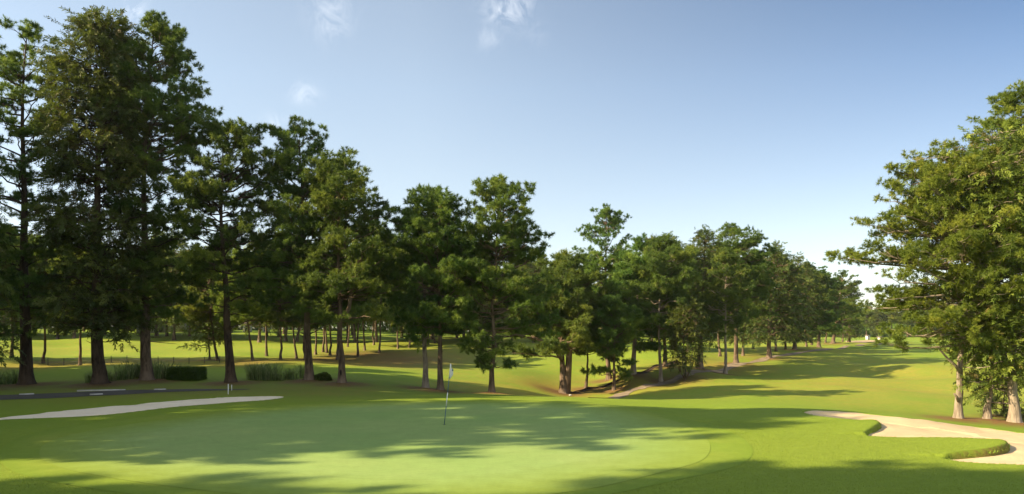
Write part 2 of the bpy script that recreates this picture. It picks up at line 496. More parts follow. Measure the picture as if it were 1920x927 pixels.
def seg_dist(pts, X, Y):
    d = np.full(X.shape, 1e9)
    for (x0, y0), (x1, y1) in zip(pts[:-1], pts[1:]):
        t = np.clip(((X - x0) * (x1 - x0) + (Y - y0) * (y1 - y0)) / ((x1 - x0) ** 2 + (y1 - y0) ** 2), 0, 1)
        d = np.minimum(d, np.hypot(X - x0 - t * (x1 - x0), Y - y0 - t * (y1 - y0)))
    return d


dd = seg_dist(DITCH, XX, YY)
litter = np.maximum(litter, 0.8 * np.exp(-(dd / 0.8) ** 2))

FRONT_BASES = []


def ground_mesh(name, mask_cells, Z, mat, attrs, up=0.0):
    ny, nx = XX.shape
    j, i = np.where(mask_cells)
    q = np.stack([j * nx + i, j * nx + i + 1, (j + 1) * nx + i + 1, (j + 1) * nx + i], -1)
    used, inv = np.unique(q.ravel(), return_inverse=True)
    V = np.stack([XX.ravel()[used], YY.ravel()[used], Z.ravel()[used] + up], -1)
    return mesh_obj(name, V, [inv.reshape(-1, 4)], mat, None, {k: a.ravel()[used] for k, a in attrs.items()}, True)


def sheet(name, poly, mat, Z=None, up=0.008, extra=None):
    """a ground covering cut to an outline and draped on the terrain grid"""
    bx0, bx1, by0, by1 = poly[:, 0].min() - 1, poly[:, 0].max() + 1, poly[:, 1].min() - 1, poly[:, 1].max() + 1
    jx = np.where((GX > bx0) & (GX < bx1))[0]; jy = np.where((GY > by0) & (GY < by1))[0]
    X = XX[jy[0]:jy[-1] + 1, jx[0]:jx[-1] + 1].copy(); Y = YY[jy[0]:jy[-1] + 1, jx[0]:jx[-1] + 1].copy()
    sd, _, nx_, ny_ = sdf(poly, X, Y)
    ins = sd > 0
    cells = ins[:-1, :-1] | ins[1:, :-1] | ins[:-1, 1:] | ins[1:, 1:]
    X = np.where(ins, X, nx_); Y = np.where(ins, Y, ny_)
    z = lookup(ZG if Z is None else Z, X, Y) + up
    ny, nx = X.shape
    j, i = np.where(cells)
    q = np.stack([j * nx + i, j * nx + i + 1, (j + 1) * nx + i + 1, (j + 1) * nx + i], -1)
    used, inv = np.unique(q.ravel(), return_inverse=True)
    V = np.stack([X.ravel()[used], Y.ravel()[used], z.ravel()[used]], -1)
    at = {k: lookup(a, V[:, 0], V[:, 1]) for k, a in (extra or {}).items()}
    at['edge'] = np.clip(sd.ravel()[used], 0, 5)
    return mesh_obj(name, V, [inv.reshape(-1, 4)], mat, None, at, True)


# ------------------------------------------------------------------ trees
def tuft_template(rs, n_, kind):
    V, T = [], []
    for k in range(n_):
        if kind == 'pine':
            th = R(rs.uniform(5, 125)) ; ph = rs.uniform(0, 2 * math.pi)
            L = rs.uniform(.15, .30)
            d = np.array([math.sin(th) * math.cos(ph), math.sin(th) * math.sin(ph), math.cos(th)])
            o = np.array([0, 0, rs.uniform(-.16, .04)])
            w = 0.032
        elif kind == 'cypress':
            s = k / n_
            side = 1 if k % 2 else -1
            o = np.array([0, 0, s * .50])
            a = R(rs.uniform(28, 58)) * side
            d = np.array([math.sin(a), rs.uniform(-.75, .75), math.cos(a)])
            L = (.27 * (1 - s * .55)) * rs.uniform(.6, 1.2)
            w = 0.052
        else:                                          # leaf: broad hedge / low shrub leaf
            d = rs.normal(size=3); d /= np.linalg.norm(d)
            L = rs.uniform(.05, .10); o = rs.normal(size=3) * .05; w = .045
        d = d / np.linalg.norm(d)
        c = np.cross(d, rs.normal(size=3)); c /= np.linalg.norm(c)
        if kind == 'cypress':
            c = np.cross(d, [rs.uniform(-.4, .4), 1, 0]); c /= np.linalg.norm(c)
        b = len(V)
        mid = o + d * L * .35
        V += [o - c * w * .25, mid + c * w * .5, o + d * L, mid - c * w * .5] if kind == 'cypress' else [o - c * w * .5, o + c * w * .5, o + d * L]
        T += [(b, b + 1, b + 2), (b, b + 2, b + 3)] if kind == 'cypress' else [(b, b + 1, b + 2)]
    return np.array(V), np.array(T)


_rs = np.random.default_rng(11)
TEMPL = {'pine': [tuft_template(_rs, 40, 'pine') for _ in range(6)], 'cypress': [tuft_template(_rs, 20, 'cypress') for _ in range(6)],
         'leaf': [tuft_template(_rs, 14, 'leaf') for _ in range(4)]}


def foliage(name, Pn, D, S, tint, kind, rs, mat, parent, droop=0.035):
    """one crown: every tuft of needles or spray placed at its twig"""
    Pn, D, S, tint = map(np.asarray, (Pn, D, S, tint))
    D = D / (np.linalg.norm(D, axis=1)[:, None] + 1e-9)
    up = np.array([0, 0, 1.0])
    Xv = np.cross(D, up); nrm = np.linalg.norm(Xv, axis=1)
    Xv = np.where((nrm < .05)[:, None], [1.0, 0, 0], Xv); Xv /= np.linalg.norm(Xv, axis=1)[:, None]
    Yv = np.cross(Xv, D)
    roll = rs.uniform(-math.pi, math.pi, len(Pn)) if kind != 'cypress' else rs.normal(0, .9, len(Pn))
    c, s = np.cos(roll)[:, None], np.sin(roll)[:, None]
    Xv, Yv = Xv * c + Yv * s, -Xv * s + Yv * c
    var = rs.integers(0, len(TEMPL[kind]), len(Pn))
    VV, TT, AT, OL, n0 = [], [], [], [], 0
    old = rs.uniform(0, 1, len(Pn))
    for k, (tv, tt) in enumerate(TEMPL[kind]):
        w = np.where(var == k)[0]
        if not len(w): continue
        vv = Pn[w, None] + S[w, None, None] * (tv[None, :, 0, None] * Xv[w, None] + tv[None, :, 1, None] * Yv[w, None] + tv[None, :, 2, None] * D[w, None])
        d2 = (tv ** 2).sum(1)
        vv[:, :, 2] -= droop * (d2 / .08)[None] * S[w, None]
        VV.append(vv.reshape(-1, 3))
        TT.append((tt[None] + (np.arange(len(w)) * len(tv))[:, None, None]).reshape(-1, 3) + n0)
        AT.append(np.repeat(tint[w], len(tv))); OL.append(np.repeat(old[w], len(tv)))
        n0 += len(w) * len(tv)
    return mesh_obj(name, np.concatenate(VV), [np.concatenate(TT)], mat, parent, {'tint': np.concatenate(AT), 'old': np.concatenate(OL)})


def bez(a, b, c, k):
    t = np.linspace(0, 1, k)[:, None]
    return (1 - t) ** 2 * a + 2 * t * (1 - t) * b + t * t * c


def grow(root, trunk, w, crown, kind='pine', nb=55, seed=1, dens=1.0, fol='pine', bark='bark', tuft=1.0, forks=(), inner=0.3, flare=1.55, droop_low=True, dead=0, rise=(.25, .8), wk=1.0):
    """trunk: [(x,z)] from base up; crown: [(z, xl, xr)] bottom to top, all metres relative to the root"""
    rs = np.random.default_rng(seed)
    tr = np.array(trunk, float)
    top = tr[-1, 1]
    zz = np.concatenate([[-.25, 0, .12, .35, .8], np.linspace(1.6, top, 12)])
    zz = zz[zz <= top]
    txx = np.interp(zz, tr[:, 1], tr[:, 0])
    ty = np.cumsum(rs.normal(0, .05, len(zz))) * (zz > 1)
    wob = np.cumsum(rs.normal(0, .03, len(zz))) * (zz > 2)
    w = w * .86
    rad = (w / 2) * (1 - .93 * np.clip(zz / top, 0, 1) ** .72)
    rad *= 1 + (flare - 1) * np.exp(-np.clip(zz, 0, None) / .35)
    mb = MB()
    tp = np.stack([txx + wob, ty, zz], -1)
    mb.tube(tp, rad, 12)
    # buttress roots
    for k in range(5):
        a = k * 1.257 + rs.uniform(-.4, .4); q = w * rs.uniform(.75, 1.15)
        mb.tube([(math.cos(a) * w * .3, math.sin(a) * w * .3, w * .75), (math.cos(a) * w * .5, math.sin(a) * w * .5, w * .22), (math.cos(a) * q, math.sin(a) * q, -.1)], [w * .13, w * .15, w * .07], 6)
    cr = np.array(crown, float)
    z0, z1 = cr[0, 0], cr[-1, 0]
    TP, TD, TS, TT = [], [], [], []

    def trunk_at(z):
        return np.array([np.interp(z, tp[:, 2], tp[:, 0]), np.interp(z, tp[:, 2], tp[:, 1]), z])

    def bush(pts, r, k_scale=1.0):
        """secondary branches with their tufts along the outer part of a limb"""
        pine = kind == 'pine'
        k = max(3, int(((1.8 + r * 1.55 * dens) if pine else (2.2 + r * 2.3 * dens)) * k_scale))
        tan_all = np.gradient(pts, axis=0)
        btint = rs.uniform(.15, .75)

        def puff(c, sz):
            """a rounded head of needle tufts at a twig end"""
            n_ = int(rs.integers(8, 13))
            pt = np.clip(btint + rs.normal(0, .18), 0, 1)
            for _ in range(n_):
                u = rs.normal(size=3); u[2] = u[2] * .75 + .45; u /= np.linalg.norm(u)
                TP.append(c + u * np.array([.44, .44, .30]) * sz * rs.uniform(.45, 1.05)); TD.append(u + rs.normal(0, .25, 3) + [0, 0, .25])
                TS.append(tuft * rs.uniform(.75, 1.15) * sz ** .5); TT.append(np.clip(pt + rs.normal(0, .10), 0, 1))

        for s in np.linspace(.34, 1.0, k):
            s = min(1, max(.2, s + rs.uniform(-.05, .05)))
            f = s * (len(pts) - 1); i = min(int(f), len(pts) - 2)
            p = pts[i] + (pts[i + 1] - pts[i]) * (f - i)
            tn = tan_all[i] / (np.linalg.norm(tan_all[i]) + 1e-9)
            side = rs.choice([-1, 1]); an = side * R(rs.uniform(25, 75)) * (1 if s < .95 else .3)
            d = np.array([tn[0] * math.cos(an) - tn[1] * math.sin(an), tn[0] * math.sin(an) + tn[1] * math.cos(an), tn[2] * .5 + (rs.uniform(-.15, .55) if pine else rs.uniform(-.30, .22))])
            d /= np.linalg.norm(d)
            L = min(2.1, max(.35, (.20 * r + .5) * (1.25 - s) * rs.uniform(.7, 1.35)))
            e = p + d * L + np.array([0, 0, (.14 if pine else -.12) * L])
            if L > .45: mb.tube([p, p + d * L * .55, e], [.012 + .008 * L, .010 + .004 * L, .006], 4, False)
            if pine:
                puff(e, rs.uniform(.7, 1.3) * tuft)
                if L > .95: puff(p + (e - p) * rs.uniform(.35, .6) + [0, 0, .12], rs.uniform(.6, 1.0) * tuft)
                continue
            q = max(2, int(L / .25 * dens))
            for u in np.linspace(.25, 1.0, q):
                b = p + (e - p) * u
                td = d + rs.normal(0, .75, 3) + np.array([0, 0, .15])
                td /= np.linalg.norm(td) + 1e-9
                b = b + td * rs.uniform(.05, .32)
                TP.append(b); TD.append(td); TS.append(tuft * rs.uniform(.8, 1.35)); TT.append(np.clip(btint + rs.normal(0, .17), 0, 1))

    golden = rs.uniform(0, 6.28)
    cnt = 0
    nb = int(nb * NBK * (1.45 if kind == 'pine' else 1.9))
    width = lambda z: np.interp(z, cr[:, 0], cr[:, 2]) - np.interp(z, cr[:, 0], cr[:, 1])
    wmax = max(cr[:, 2] - cr[:, 1])
    while cnt < nb:
        z = rs.uniform(z0, z1)
        if rs.uniform() > (.55 if z > z0 + .6 * (z1 - z0) else .30) + .45 * width(z) / wmax: continue
        cnt += 1
        golden += 2.39996 + rs.uniform(-.3, .3)
        a = golden
        c0 = trunk_at(min(z, top))
        xl, xr = np.interp(z, cr[:, 0], cr[:, 1]), np.interp(z, cr[:, 0], cr[:, 2])
        ex = max(.35, (xr - c0[0]) if math.cos(a) > 0 else (c0[0] - xl)); ey = max(.35, .5 * (xr - xl))
        rm = wk * (1.2 if kind == 'pine' else 1.1) / math.sqrt((math.cos(a) / ex) ** 2 + (math.sin(a) / ey) ** 2)
        r = rm * (rs.uniform(.8, 1.0) if rs.uniform() > inner else rs.uniform(.3, .8))
        r = max(.3, r - .15 * tuft)
        z += rs.normal(0, .02) * (z1 - z0)
        z = min(z, z1 + .1)
        rel = (z - z0) / (z1 - z0 + 1e-6)
        if kind == 'pine':
            rise_ = r * (rs.uniform(*rise) * (.25 + .9 * rel) - (.12 if (droop_low and rel < .25) else 0))
        else:
            rise_ = r * rs.uniform(.05, .45) * (.4 + .8 * rel)
        za = min(max(z - rise_, z0 * .8), top * .985)
        at = trunk_at(za)
        tip = np.array([c0[0] + r * math.cos(a), c0[1] + r * math.sin(a), z])
        mid = at + (tip - at) * .5
        mid[2] = za + (tip[2] - za) * (.30 if kind == 'pine' else .62) + (0 if kind == 'pine' else .06 * r)
        mid += rs.normal(0, .06 * r, 3)
        pts = bez(at, mid, tip, 7) + np.vstack([[0, 0, 0], rs.normal(0, .035 * min(r, 3), (6, 3))])
        mb.tube(pts, np.linspace(.016 + .014 * r, .010, 7), 5, False)
        bush(pts, r)
    # leader
    for k in range(3 if kind == 'pine' else 6):
        tip = np.array([cr[-1, 1:].mean() + rs.normal(0, .25), rs.normal(0, .25), z1 + rs.uniform(-.3, .12)])
        at = trunk_at(top * .94)
        bush(bez(at, (at + tip) / 2, tip, 5), 1.0)
    for fpts, fw in forks:                              # visible forked limbs
        fp = np.array(fpts, float)
        mb.tube(fp, np.linspace(fw / 2, fw * .22, len(fp)), 8)
    for k in range(dead):                               # bare, needle-less stubs under the crown
        z = rs.uniform(z0 * .55, z0 + (z1 - z0) * .35); a = rs.uniform(0, 6.28); L = rs.uniform(.5, 2.0)
        at = trunk_at(z); tip = at + np.array([math.cos(a) * L, math.sin(a) * L, rs.uniform(-.1, .6) * L])
        mb.tube(bez(at, (at + tip) / 2 + rs.normal(0, .1, 3), tip, 5), np.linspace(.035, .010, 5), 4, False)
    t_o = mb.build('trunk', M[bark], root, True)
    c_o = foliage('crown', TP, TD, TS, TT, 'pine' if kind == 'pine' else 'cypress', rs, M[fol], root)
    return t_o, c_o


NBK = 1.0


def tree_px(name, label, cat, base, w, trunk, crown, group=None, forks=(), **kw):
    """a tree surveyed from the photo: base (px,py,depth), outline heights and spreads converted to metres at its own depth"""
    px, py, Y = base
    X = (px - CX) * Y / F
    z = Z0(X, Y)
    s = Y / F
    zz = lambda y_: (CAM_H - (y_ - HY) * s) - z
    root = empty(name, (X, Y, z), label, cat, group)
    tr = [(0, 0)] + [((a - px) * s, zz(b)) for a, b in trunk]
    cr = sorted([(zz(y_), (l - px) * s, (r - px) * s) for y_, l, r in crown])
    fk = [([((a - px) * s, dy, zz(b)) for a, b, dy in f], fw * s) for f, fw in forks]
    grow(root, tr, w * s, cr, forks=fk, **kw)
    FRONT_BASES.append((X, Y, w * s))
    return root


def proto(name, H, w, crown, cat, label=None, **kw):
    root = empty(name, (0, 0, 0), label, cat)
    grow(root, [(0, 0), (0.15, H * .5), (0, H * .97)], w, [(z * H, l * H, r * H) for z, l, r in crown], **kw)
    return root


def copy_tree(src, loc, rz, sx, sz, label, group=None, name=None):
    r = src.copy(); COL.objects.link(r)
    r.location = loc; r.rotation_euler = (0, 0, rz); r.scale = (sx, sx, sz)
    r['label'] = label
    if group: r['group'] = group
    elif 'group' in r: del r['group']
    for ch in src.children:
        c = ch.copy(); COL.objects.link(c); c.parent = r
    return r
# ------------------------------------------------------------------ light and weather
SUN_E, SUN_C = 5.0, (1.0, 0.80, 0.50)
EXPOSURE = 1.39
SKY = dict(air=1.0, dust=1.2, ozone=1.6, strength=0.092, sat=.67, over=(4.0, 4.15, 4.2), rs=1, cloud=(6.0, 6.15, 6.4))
CLOUDS = [(253, 6, 18, 40, 1.0), (262, 30, 12, 18, .5), (622, 28, 36, 42, .62), (605, 10, 30, 20, .4), (950, 16, 38, 30, .95), (985, 8, 22, 14, .6), (571, 174, 24, 18, .75), (515, 240, 26, 22, .6), (918, 72, 22, 22, .35), (1000, 62, 26, 20, .25)]
SHADERS = [(-33, 18.2, 25, 1, 1.0), (-30, 17.8, 16, 0, 1.0), (-37, 26, 13, 2, 1.0), (-44, 22.5, 24, 3, 1.2), (-38, 32, 21, 0, 1.0), (-47, 28.5, 22, 2, 1.0), (-41, 38, 22, 1, 1.1), (-50, 35, 23, 1, 1.1),
           (-27, 1.5, 26, 1, .92), (-38, -1.2, 29, 3, 1.1), (-33, -0.6, 28, 1, 1.0), (-24, -1.5, 22, 0, 1.2), (-48, -3.8, 30, 1, 1.0),
           (-48, 42, 26, 1, 1.1), (-58, 39, 28, 3, 1.2), (-62, 46, 28, 1, 1.2), (-52, 50, 22, 0, 1.1), (-112, 104, 20, 1, 1.2), (-104, 112, 20, 1, 1.2), (-118, 114, 20, 3, 1.3)]
HAZE = 0.00014
# --- front row, left to right
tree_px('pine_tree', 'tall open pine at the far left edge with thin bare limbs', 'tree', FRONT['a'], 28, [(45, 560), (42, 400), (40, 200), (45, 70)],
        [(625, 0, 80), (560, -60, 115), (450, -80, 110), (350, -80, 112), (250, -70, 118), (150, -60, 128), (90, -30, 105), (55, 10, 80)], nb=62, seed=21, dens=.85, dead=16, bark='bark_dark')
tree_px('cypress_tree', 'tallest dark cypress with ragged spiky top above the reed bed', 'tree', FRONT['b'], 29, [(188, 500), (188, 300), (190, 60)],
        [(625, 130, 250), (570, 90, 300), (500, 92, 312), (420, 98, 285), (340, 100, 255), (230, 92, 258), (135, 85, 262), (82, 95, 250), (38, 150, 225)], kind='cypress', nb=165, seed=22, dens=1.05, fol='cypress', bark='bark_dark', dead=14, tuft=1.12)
tree_px('pine_tree', 'tall round-topped dark pine just right of the spiky cypress, by the clipped hedge', 'tree', FRONT['c'], 25, [(276, 560), (272, 400), (272, 250), (290, 60)],
        [(598, 205, 335), (520, 215, 355), (430, 230, 360), (330, 215, 360), (230, 205, 392), (150, 220, 372), (98, 235, 362), (54, 258, 325)], nb=112, seed=23, dens=1.0, dead=12)
tree_px('pine_tree', 'pine with slightly leaning dark trunk right behind the small white stake', 'tree', FRONT['d'], 22, [(428, 620), (423, 500), (418, 400), (418, 262)],
        [(588, 385, 468), (540, 352, 520), (460, 348, 520), (380, 345, 525), (310, 350, 522), (265, 365, 500), (236, 385, 450)], nb=66, seed=24, dens=.85, dead=14, bark='bark_dark')
tree_px('pine_tree', 'pine with sunlit thick trunk at the right end of the reed bed', 'tree', FRONT['e'], 20, [(577, 600), (574, 470), (570, 380), (562, 262)],
        [(590, 495, 640), (540, 482, 648), (450, 482, 650), (370, 500, 655), (300, 506, 640), (262, 515, 608), (238, 535, 582)], nb=78, seed=25, dens=.9, dead=14)
TF = tree_px('pine_tree', 'pine with dark limb forking up from its trunk and hollow at its foot', 'tree', FRONT['f'], 17, [(641, 600), (638, 500), (636, 400), (632, 322)],
        [(592, 570, 740), (520, 580, 745), (440, 590, 738), (380, 600, 733), (335, 600, 712), (300, 592, 680)], nb=78, seed=26, dens=.9, dead=8,
        forks=[([(643, 600, 0), (655, 578, -.1), (661, 545, -.2), (659, 510, -.2), (650, 470, -.1)], 9)])
b_ = MB(); th = np.linspace(0, 2 * math.pi, 17)
hp = np.stack([.085 * np.cos(th), np.full(17, -.262), .72 + .22 * np.sin(th)], -1)
b_.tube(hp, np.full(17, .035), 6, False); b_.build('hollow_rim', M['bark'], TF, True)
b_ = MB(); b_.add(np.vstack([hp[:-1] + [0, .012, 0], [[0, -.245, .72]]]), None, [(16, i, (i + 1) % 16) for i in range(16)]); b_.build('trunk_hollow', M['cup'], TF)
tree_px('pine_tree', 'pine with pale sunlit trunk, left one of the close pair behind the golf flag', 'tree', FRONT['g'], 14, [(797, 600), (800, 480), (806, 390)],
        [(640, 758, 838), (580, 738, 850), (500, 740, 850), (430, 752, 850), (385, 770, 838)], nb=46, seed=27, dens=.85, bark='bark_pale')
tree_px('pine_tree', 'pine with dark trunk, right one of the close pair behind the golf flag', 'tree', FRONT['h'], 14, [(823, 600), (820, 480), (806, 385)],
        [(622, 765, 890), (560, 732, 905), (480, 730, 900), (410, 738, 878), (378, 758, 845), (366, 775, 812)], nb=66, seed=28, dens=.9, dead=8)
tree_px('pine_tree', 'tall airy pine with slim straight trunk on the far edge of the green', 'tree', FRONT['i'], 13, [(922, 640), (921, 560), (925, 450), (930, 370)],
        [(690, 960, 1000), (655, 880, 1035), (600, 862, 1040), (530, 850, 1022), (470, 855, 1008), (400, 865, 998), (365, 882, 982), (347, 900, 958)], nb=74, seed=29, dens=.85, dead=16)
tree_px('pine_tree', 'short bushy pine with double trunk at the head of the ditch', 'tree', FRONT['j'], 17, [(1054, 650), (1056, 590), (1060, 512)],
        [(672, 945, 1080), (620, 940, 1130), (570, 960, 1140), (530, 975, 1130), (500, 1000, 1110), (486, 1022, 1088)], nb=54, seed=30, dens=.8, rise=(.3, .8), tuft=1.3,
        forks=[([(1063, 742, .1), (1066, 690, .15), (1068, 655, .15), (1077, 632, .1), (1081, 600, 0), (1085, 570, 0)], 14), ([(1056, 680, 0), (1040, 655, -.1), (1018, 640, -.2), (995, 630, -.2)], 7)])
tree_px('pine_tree', 'young pine on thin leaning stem right of the double-trunk pine', 'tree', FRONT['k'], 7, [(1105, 672), (1107, 590)],
        [(668, 1082, 1130), (630, 1076, 1138), (595, 1085, 1132), (570, 1100, 1122)], nb=26, seed=31, dens=.9, tuft=.95)
tree_px('pine_tree', 'small pine with low crown on slim straight stem beside the ditch', 'tree', FRONT['l'], 8, [(1153, 660), (1150, 572)],
        [(706, 1105, 1168), (660, 1102, 1185), (610, 1096, 1195), (565, 1105, 1185), (543, 1125, 1165)], nb=36, seed=32, dens=.85, tuft=1.15)
tree_px('pine_tree', 'tall pine whose light top rises alone against the sky', 'tree', FRONT['m'], 12, [(1138, 640), (1137, 520), (1137, 415)],
        [(650, 1095, 1190), (580, 1085, 1195), (520, 1085, 1190), (460, 1085, 1188), (425, 1093, 1172), (399, 1115, 1153)], nb=64, seed=33, dens=.9, fol='pine', rise=(.3, .9))
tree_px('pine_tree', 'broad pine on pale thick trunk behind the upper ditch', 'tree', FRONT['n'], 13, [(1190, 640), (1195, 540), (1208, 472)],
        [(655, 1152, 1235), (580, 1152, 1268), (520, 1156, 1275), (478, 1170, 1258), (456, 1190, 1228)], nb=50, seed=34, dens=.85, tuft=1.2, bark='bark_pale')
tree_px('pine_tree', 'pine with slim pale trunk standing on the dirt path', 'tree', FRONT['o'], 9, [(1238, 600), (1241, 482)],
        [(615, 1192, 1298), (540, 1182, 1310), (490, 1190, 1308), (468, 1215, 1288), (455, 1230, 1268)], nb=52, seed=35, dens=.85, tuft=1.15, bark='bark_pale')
tree_px('cypress_tree', 'slender cypress tucked close behind the slim pale-trunked pine', 'tree', FRONT['p'], 10, [(1247, 600), (1250, 470)],
        [(630, 1215, 1290), (560, 1205, 1300), (500, 1215, 1290), (460, 1232, 1272), (447, 1243, 1258)], kind='cypress', nb=60, seed=36, dens=.9, fol='cypress')


def hY(px, py): return (px, py, hit(px, py)[1])


# --- the row along the right-hand fairway
tree_px('cypress_tree', 'dark narrow cypress with pointed top behind the many-stemmed bush', 'tree', hY(1312, 692), 15, [(1314, 600), (1320, 455)],
        [(640, 1285, 1340), (600, 1275, 1345), (520, 1280, 1346), (460, 1294, 1345), (436, 1312, 1334)], kind='cypress', nb=95, seed=41, dens=1.0, fol='cypress')
tree_px('pine_tree', 'big round-headed pine, tallest in the row along the dirt path', 'tree', hY(1380, 684), 11, [(1379, 600), (1378, 445)],
        [(628, 1325, 1428), (560, 1312, 1444), (500, 1322, 1440), (450, 1334, 1424), (428, 1355, 1398)], nb=90, seed=42, dens=1.0, rise=(.2, .6))
tree_px('pine_tree', 'slim pine with pale lower trunk nearest the fairway shadow', 'tree', hY(1360, 702), 8, [(1361, 620), (1362, 480)],
        [(628, 1322, 1398), (570, 1312, 1402), (510, 1330, 1395), (478, 1348, 1380)], nb=50, seed=43, dens=.95, bark='bark_pale')
tree_px('cypress_tree', 'dark spreading cypress right of the big round-headed pine', 'tree', hY(1442, 676), 11, [(1444, 600), (1453, 475)],
        [(645, 1402, 1490), (570, 1398, 1510), (510, 1415, 1506), (475, 1435, 1478), (461, 1446, 1464)], kind='cypress', nb=100, seed=44, dens=1.0, fol='cypress')
tree_px('cypress_tree', 'pointed cypress halfway along the row beside the dirt path', 'tree', hY(1490, 657), 9, [(1491, 600), (1496, 495)],
        [(640, 1462, 1530), (560, 1460, 1540), (510, 1470, 1528), (482, 1488, 1508)], kind='cypress', nb=80, seed=45, dens=.9, fol='cypress')
tree_px('pine_tree', 'lighter green pine towards the far end of the row', 'tree', hY(1535, 652), 8, [(1536, 600), (1540, 520)],
        [(628, 1505, 1570), (560, 1510, 1578), (522, 1520, 1564), (506, 1531, 1550)], nb=54, seed=46, dens=.9, rise=(.2, .6))
tree_px('pine_tree', 'rounded pine near the end of the row above the far bunker', 'tree', hY(1562, 646), 8, [(1565, 600), (1578, 522)],
        [(628, 1535, 1600), (560, 1545, 1608), (528, 1553, 1602), (513, 1566, 1590)], nb=54, seed=47, dens=.9, rise=(.2, .6))
tree_px('cypress_tree', 'last dark tree of the row, at the mouth of the far fairway', 'tree', hY(1592, 642), 7, [(1593, 600), (1597, 545)],
        [(635, 1568, 1616), (585, 1562, 1617), (548, 1572, 1610), (530, 1588, 1602)], kind='cypress', nb=60, seed=48, dens=.85, fol='cypress')

# many-stemmed bush
bx, by, bz = hit(1285, 713); s_ = by / F
bush = empty('stemmed_bush', (bx, by, Z0(bx, by)), 'many-stemmed evergreen bush fanning out of the bare ground by the dirt path', 'bush')
grow(bush, [(0, 0), (.1, 3.0), (.2, 6.2)], .16, [(1.0, -.9, 1.0), (2.4, -1.5, 1.6), (4.4, -1.4, 1.8), (6.4, -.7, .9)], kind='cypress', nb=48, seed=50, fol='cypress', dens=.9,
     forks=[([(0, 0, 0), (math.cos(a) * .55, math.sin(a) * .5, .9), (math.cos(a) * 1.0, math.sin(a) * .9, 2.6)], .10) for a in (0.3, 1.4, 2.3, 3.2, 4.2, 5.2)])

# --- right-hand group in front of the bunker
R1 = tree_px('pine_tree', 'bright pine with long boughs reaching out over the right fairway', 'tree', (1797, 790, 37), 17, [(1797, 700), (1801, 640), (1806, 500), (1795, 320)],
             [(650, 1672, 1830), (600, 1635, 1850), (545, 1640, 1865), (500, 1580, 1870), (450, 1600, 1865), (380, 1655, 1860), (330, 1665, 1845), (290, 1710, 1825)], nb=112, seed=61, wk=.92, tuft=.84, dens=.95, fol='pine_bright', bark='bark_pale', rise=(.1, .5), dead=4)
s_ = 37 / F
for pts in ([(0, -.22, 2.35), (-.35, -.3, 2.75), (-.75, -.4, 3.05), (-1.25, -.5, 3.55)], [(-.1, -.2, .95), (-.28, -.3, 1.2), (-.42, -.35, 1.35)]):
    b_ = MB(); b_.tube(pts, np.linspace(.085, .04, len(pts)), 7)
    o = b_.build('branch', M['bark_pale'], R1, True); o['label'] = 'pale bare broken branch'
tree_px('cypress_tree', 'brownish olive cypress in the middle of the right-hand group', 'tree', (1851, 793, 37), 15, [(1852, 700), (1850, 500), (1845, 262)],
        [(735, 1812, 1885), (660, 1770, 1900), (580, 1745, 1915), (480, 1722, 1925), (400, 1695, 1935), (320, 1694, 1925), (280, 1748, 1905), (248, 1805, 1880)], kind='cypress', nb=140, seed=62, wk=.90, tuft=.88, dens=1.0, fol='cypress_olive', bark='bark_pale', dead=6)
tree_px('cypress_tree', 'thick-trunked cypress at the right edge beside the bunker', 'tree', (1902, 797, 36), 23, [(1903, 700), (1905, 500), (1910, 280)],
        [(725, 1845, 1975), (640, 1830, 1990), (520, 1815, 2010), (420, 1815, 2015), (335, 1828, 2010), (276, 1855, 1985)], kind='cypress', nb=125, seed=63, wk=.88, tuft=.88, dens=1.0, fol='cypress_olive', bark='bark_pale', dead=6)
tree_px('pine_tree', 'tall pine topping the right edge above the cypresses', 'tree', (1938, 797, 39), 20, [(1938, 600), (1935, 400), (1915, 180)],
        [(520, 1850, 2030), (420, 1850, 2030), (300, 1828, 2020), (235, 1836, 2000), (203, 1855, 1975), (182, 1876, 1945)], nb=85, seed=64, wk=.88, tuft=.86, dens=.95, fol='pine_bright', rise=(.2, .6))
tree_px('cypress_sapling', 'dark little sapling between the two right-hand trunks', 'tree', (1882, 791, 39), 4, [(1882, 700)],
        [(785, 1868, 1902), (745, 1862, 1905), (700, 1876, 1890)], kind='cypress', nb=22, seed=65, dens=.8, fol='cypress', tuft=.7)
tree_px('cypress_sapling', 'brownish young conifer on very thin stem among the pines across the fairway', 'tree', hY(393, 674), 4, [(392, 560)],
        [(648, 352, 425), (610, 352, 430), (575, 362, 420), (545, 384, 400)], kind='cypress', nb=50, seed=66, dens=.8, fol='cypress_olive', tuft=.9)
tree_px('cypress_tree', 'dark low boughs poking in at the left frame edge', 'tree', (-48, 718, 42), 18, [(-48, 400), (-48, 240)],
        [(672, -100, 34), (640, -110, 20), (560, -120, 0), (420, -110, -5), (300, -90, -20), (230, -60, -40)], kind='cypress', nb=70, seed=67, dens=.9, fol='cypress')

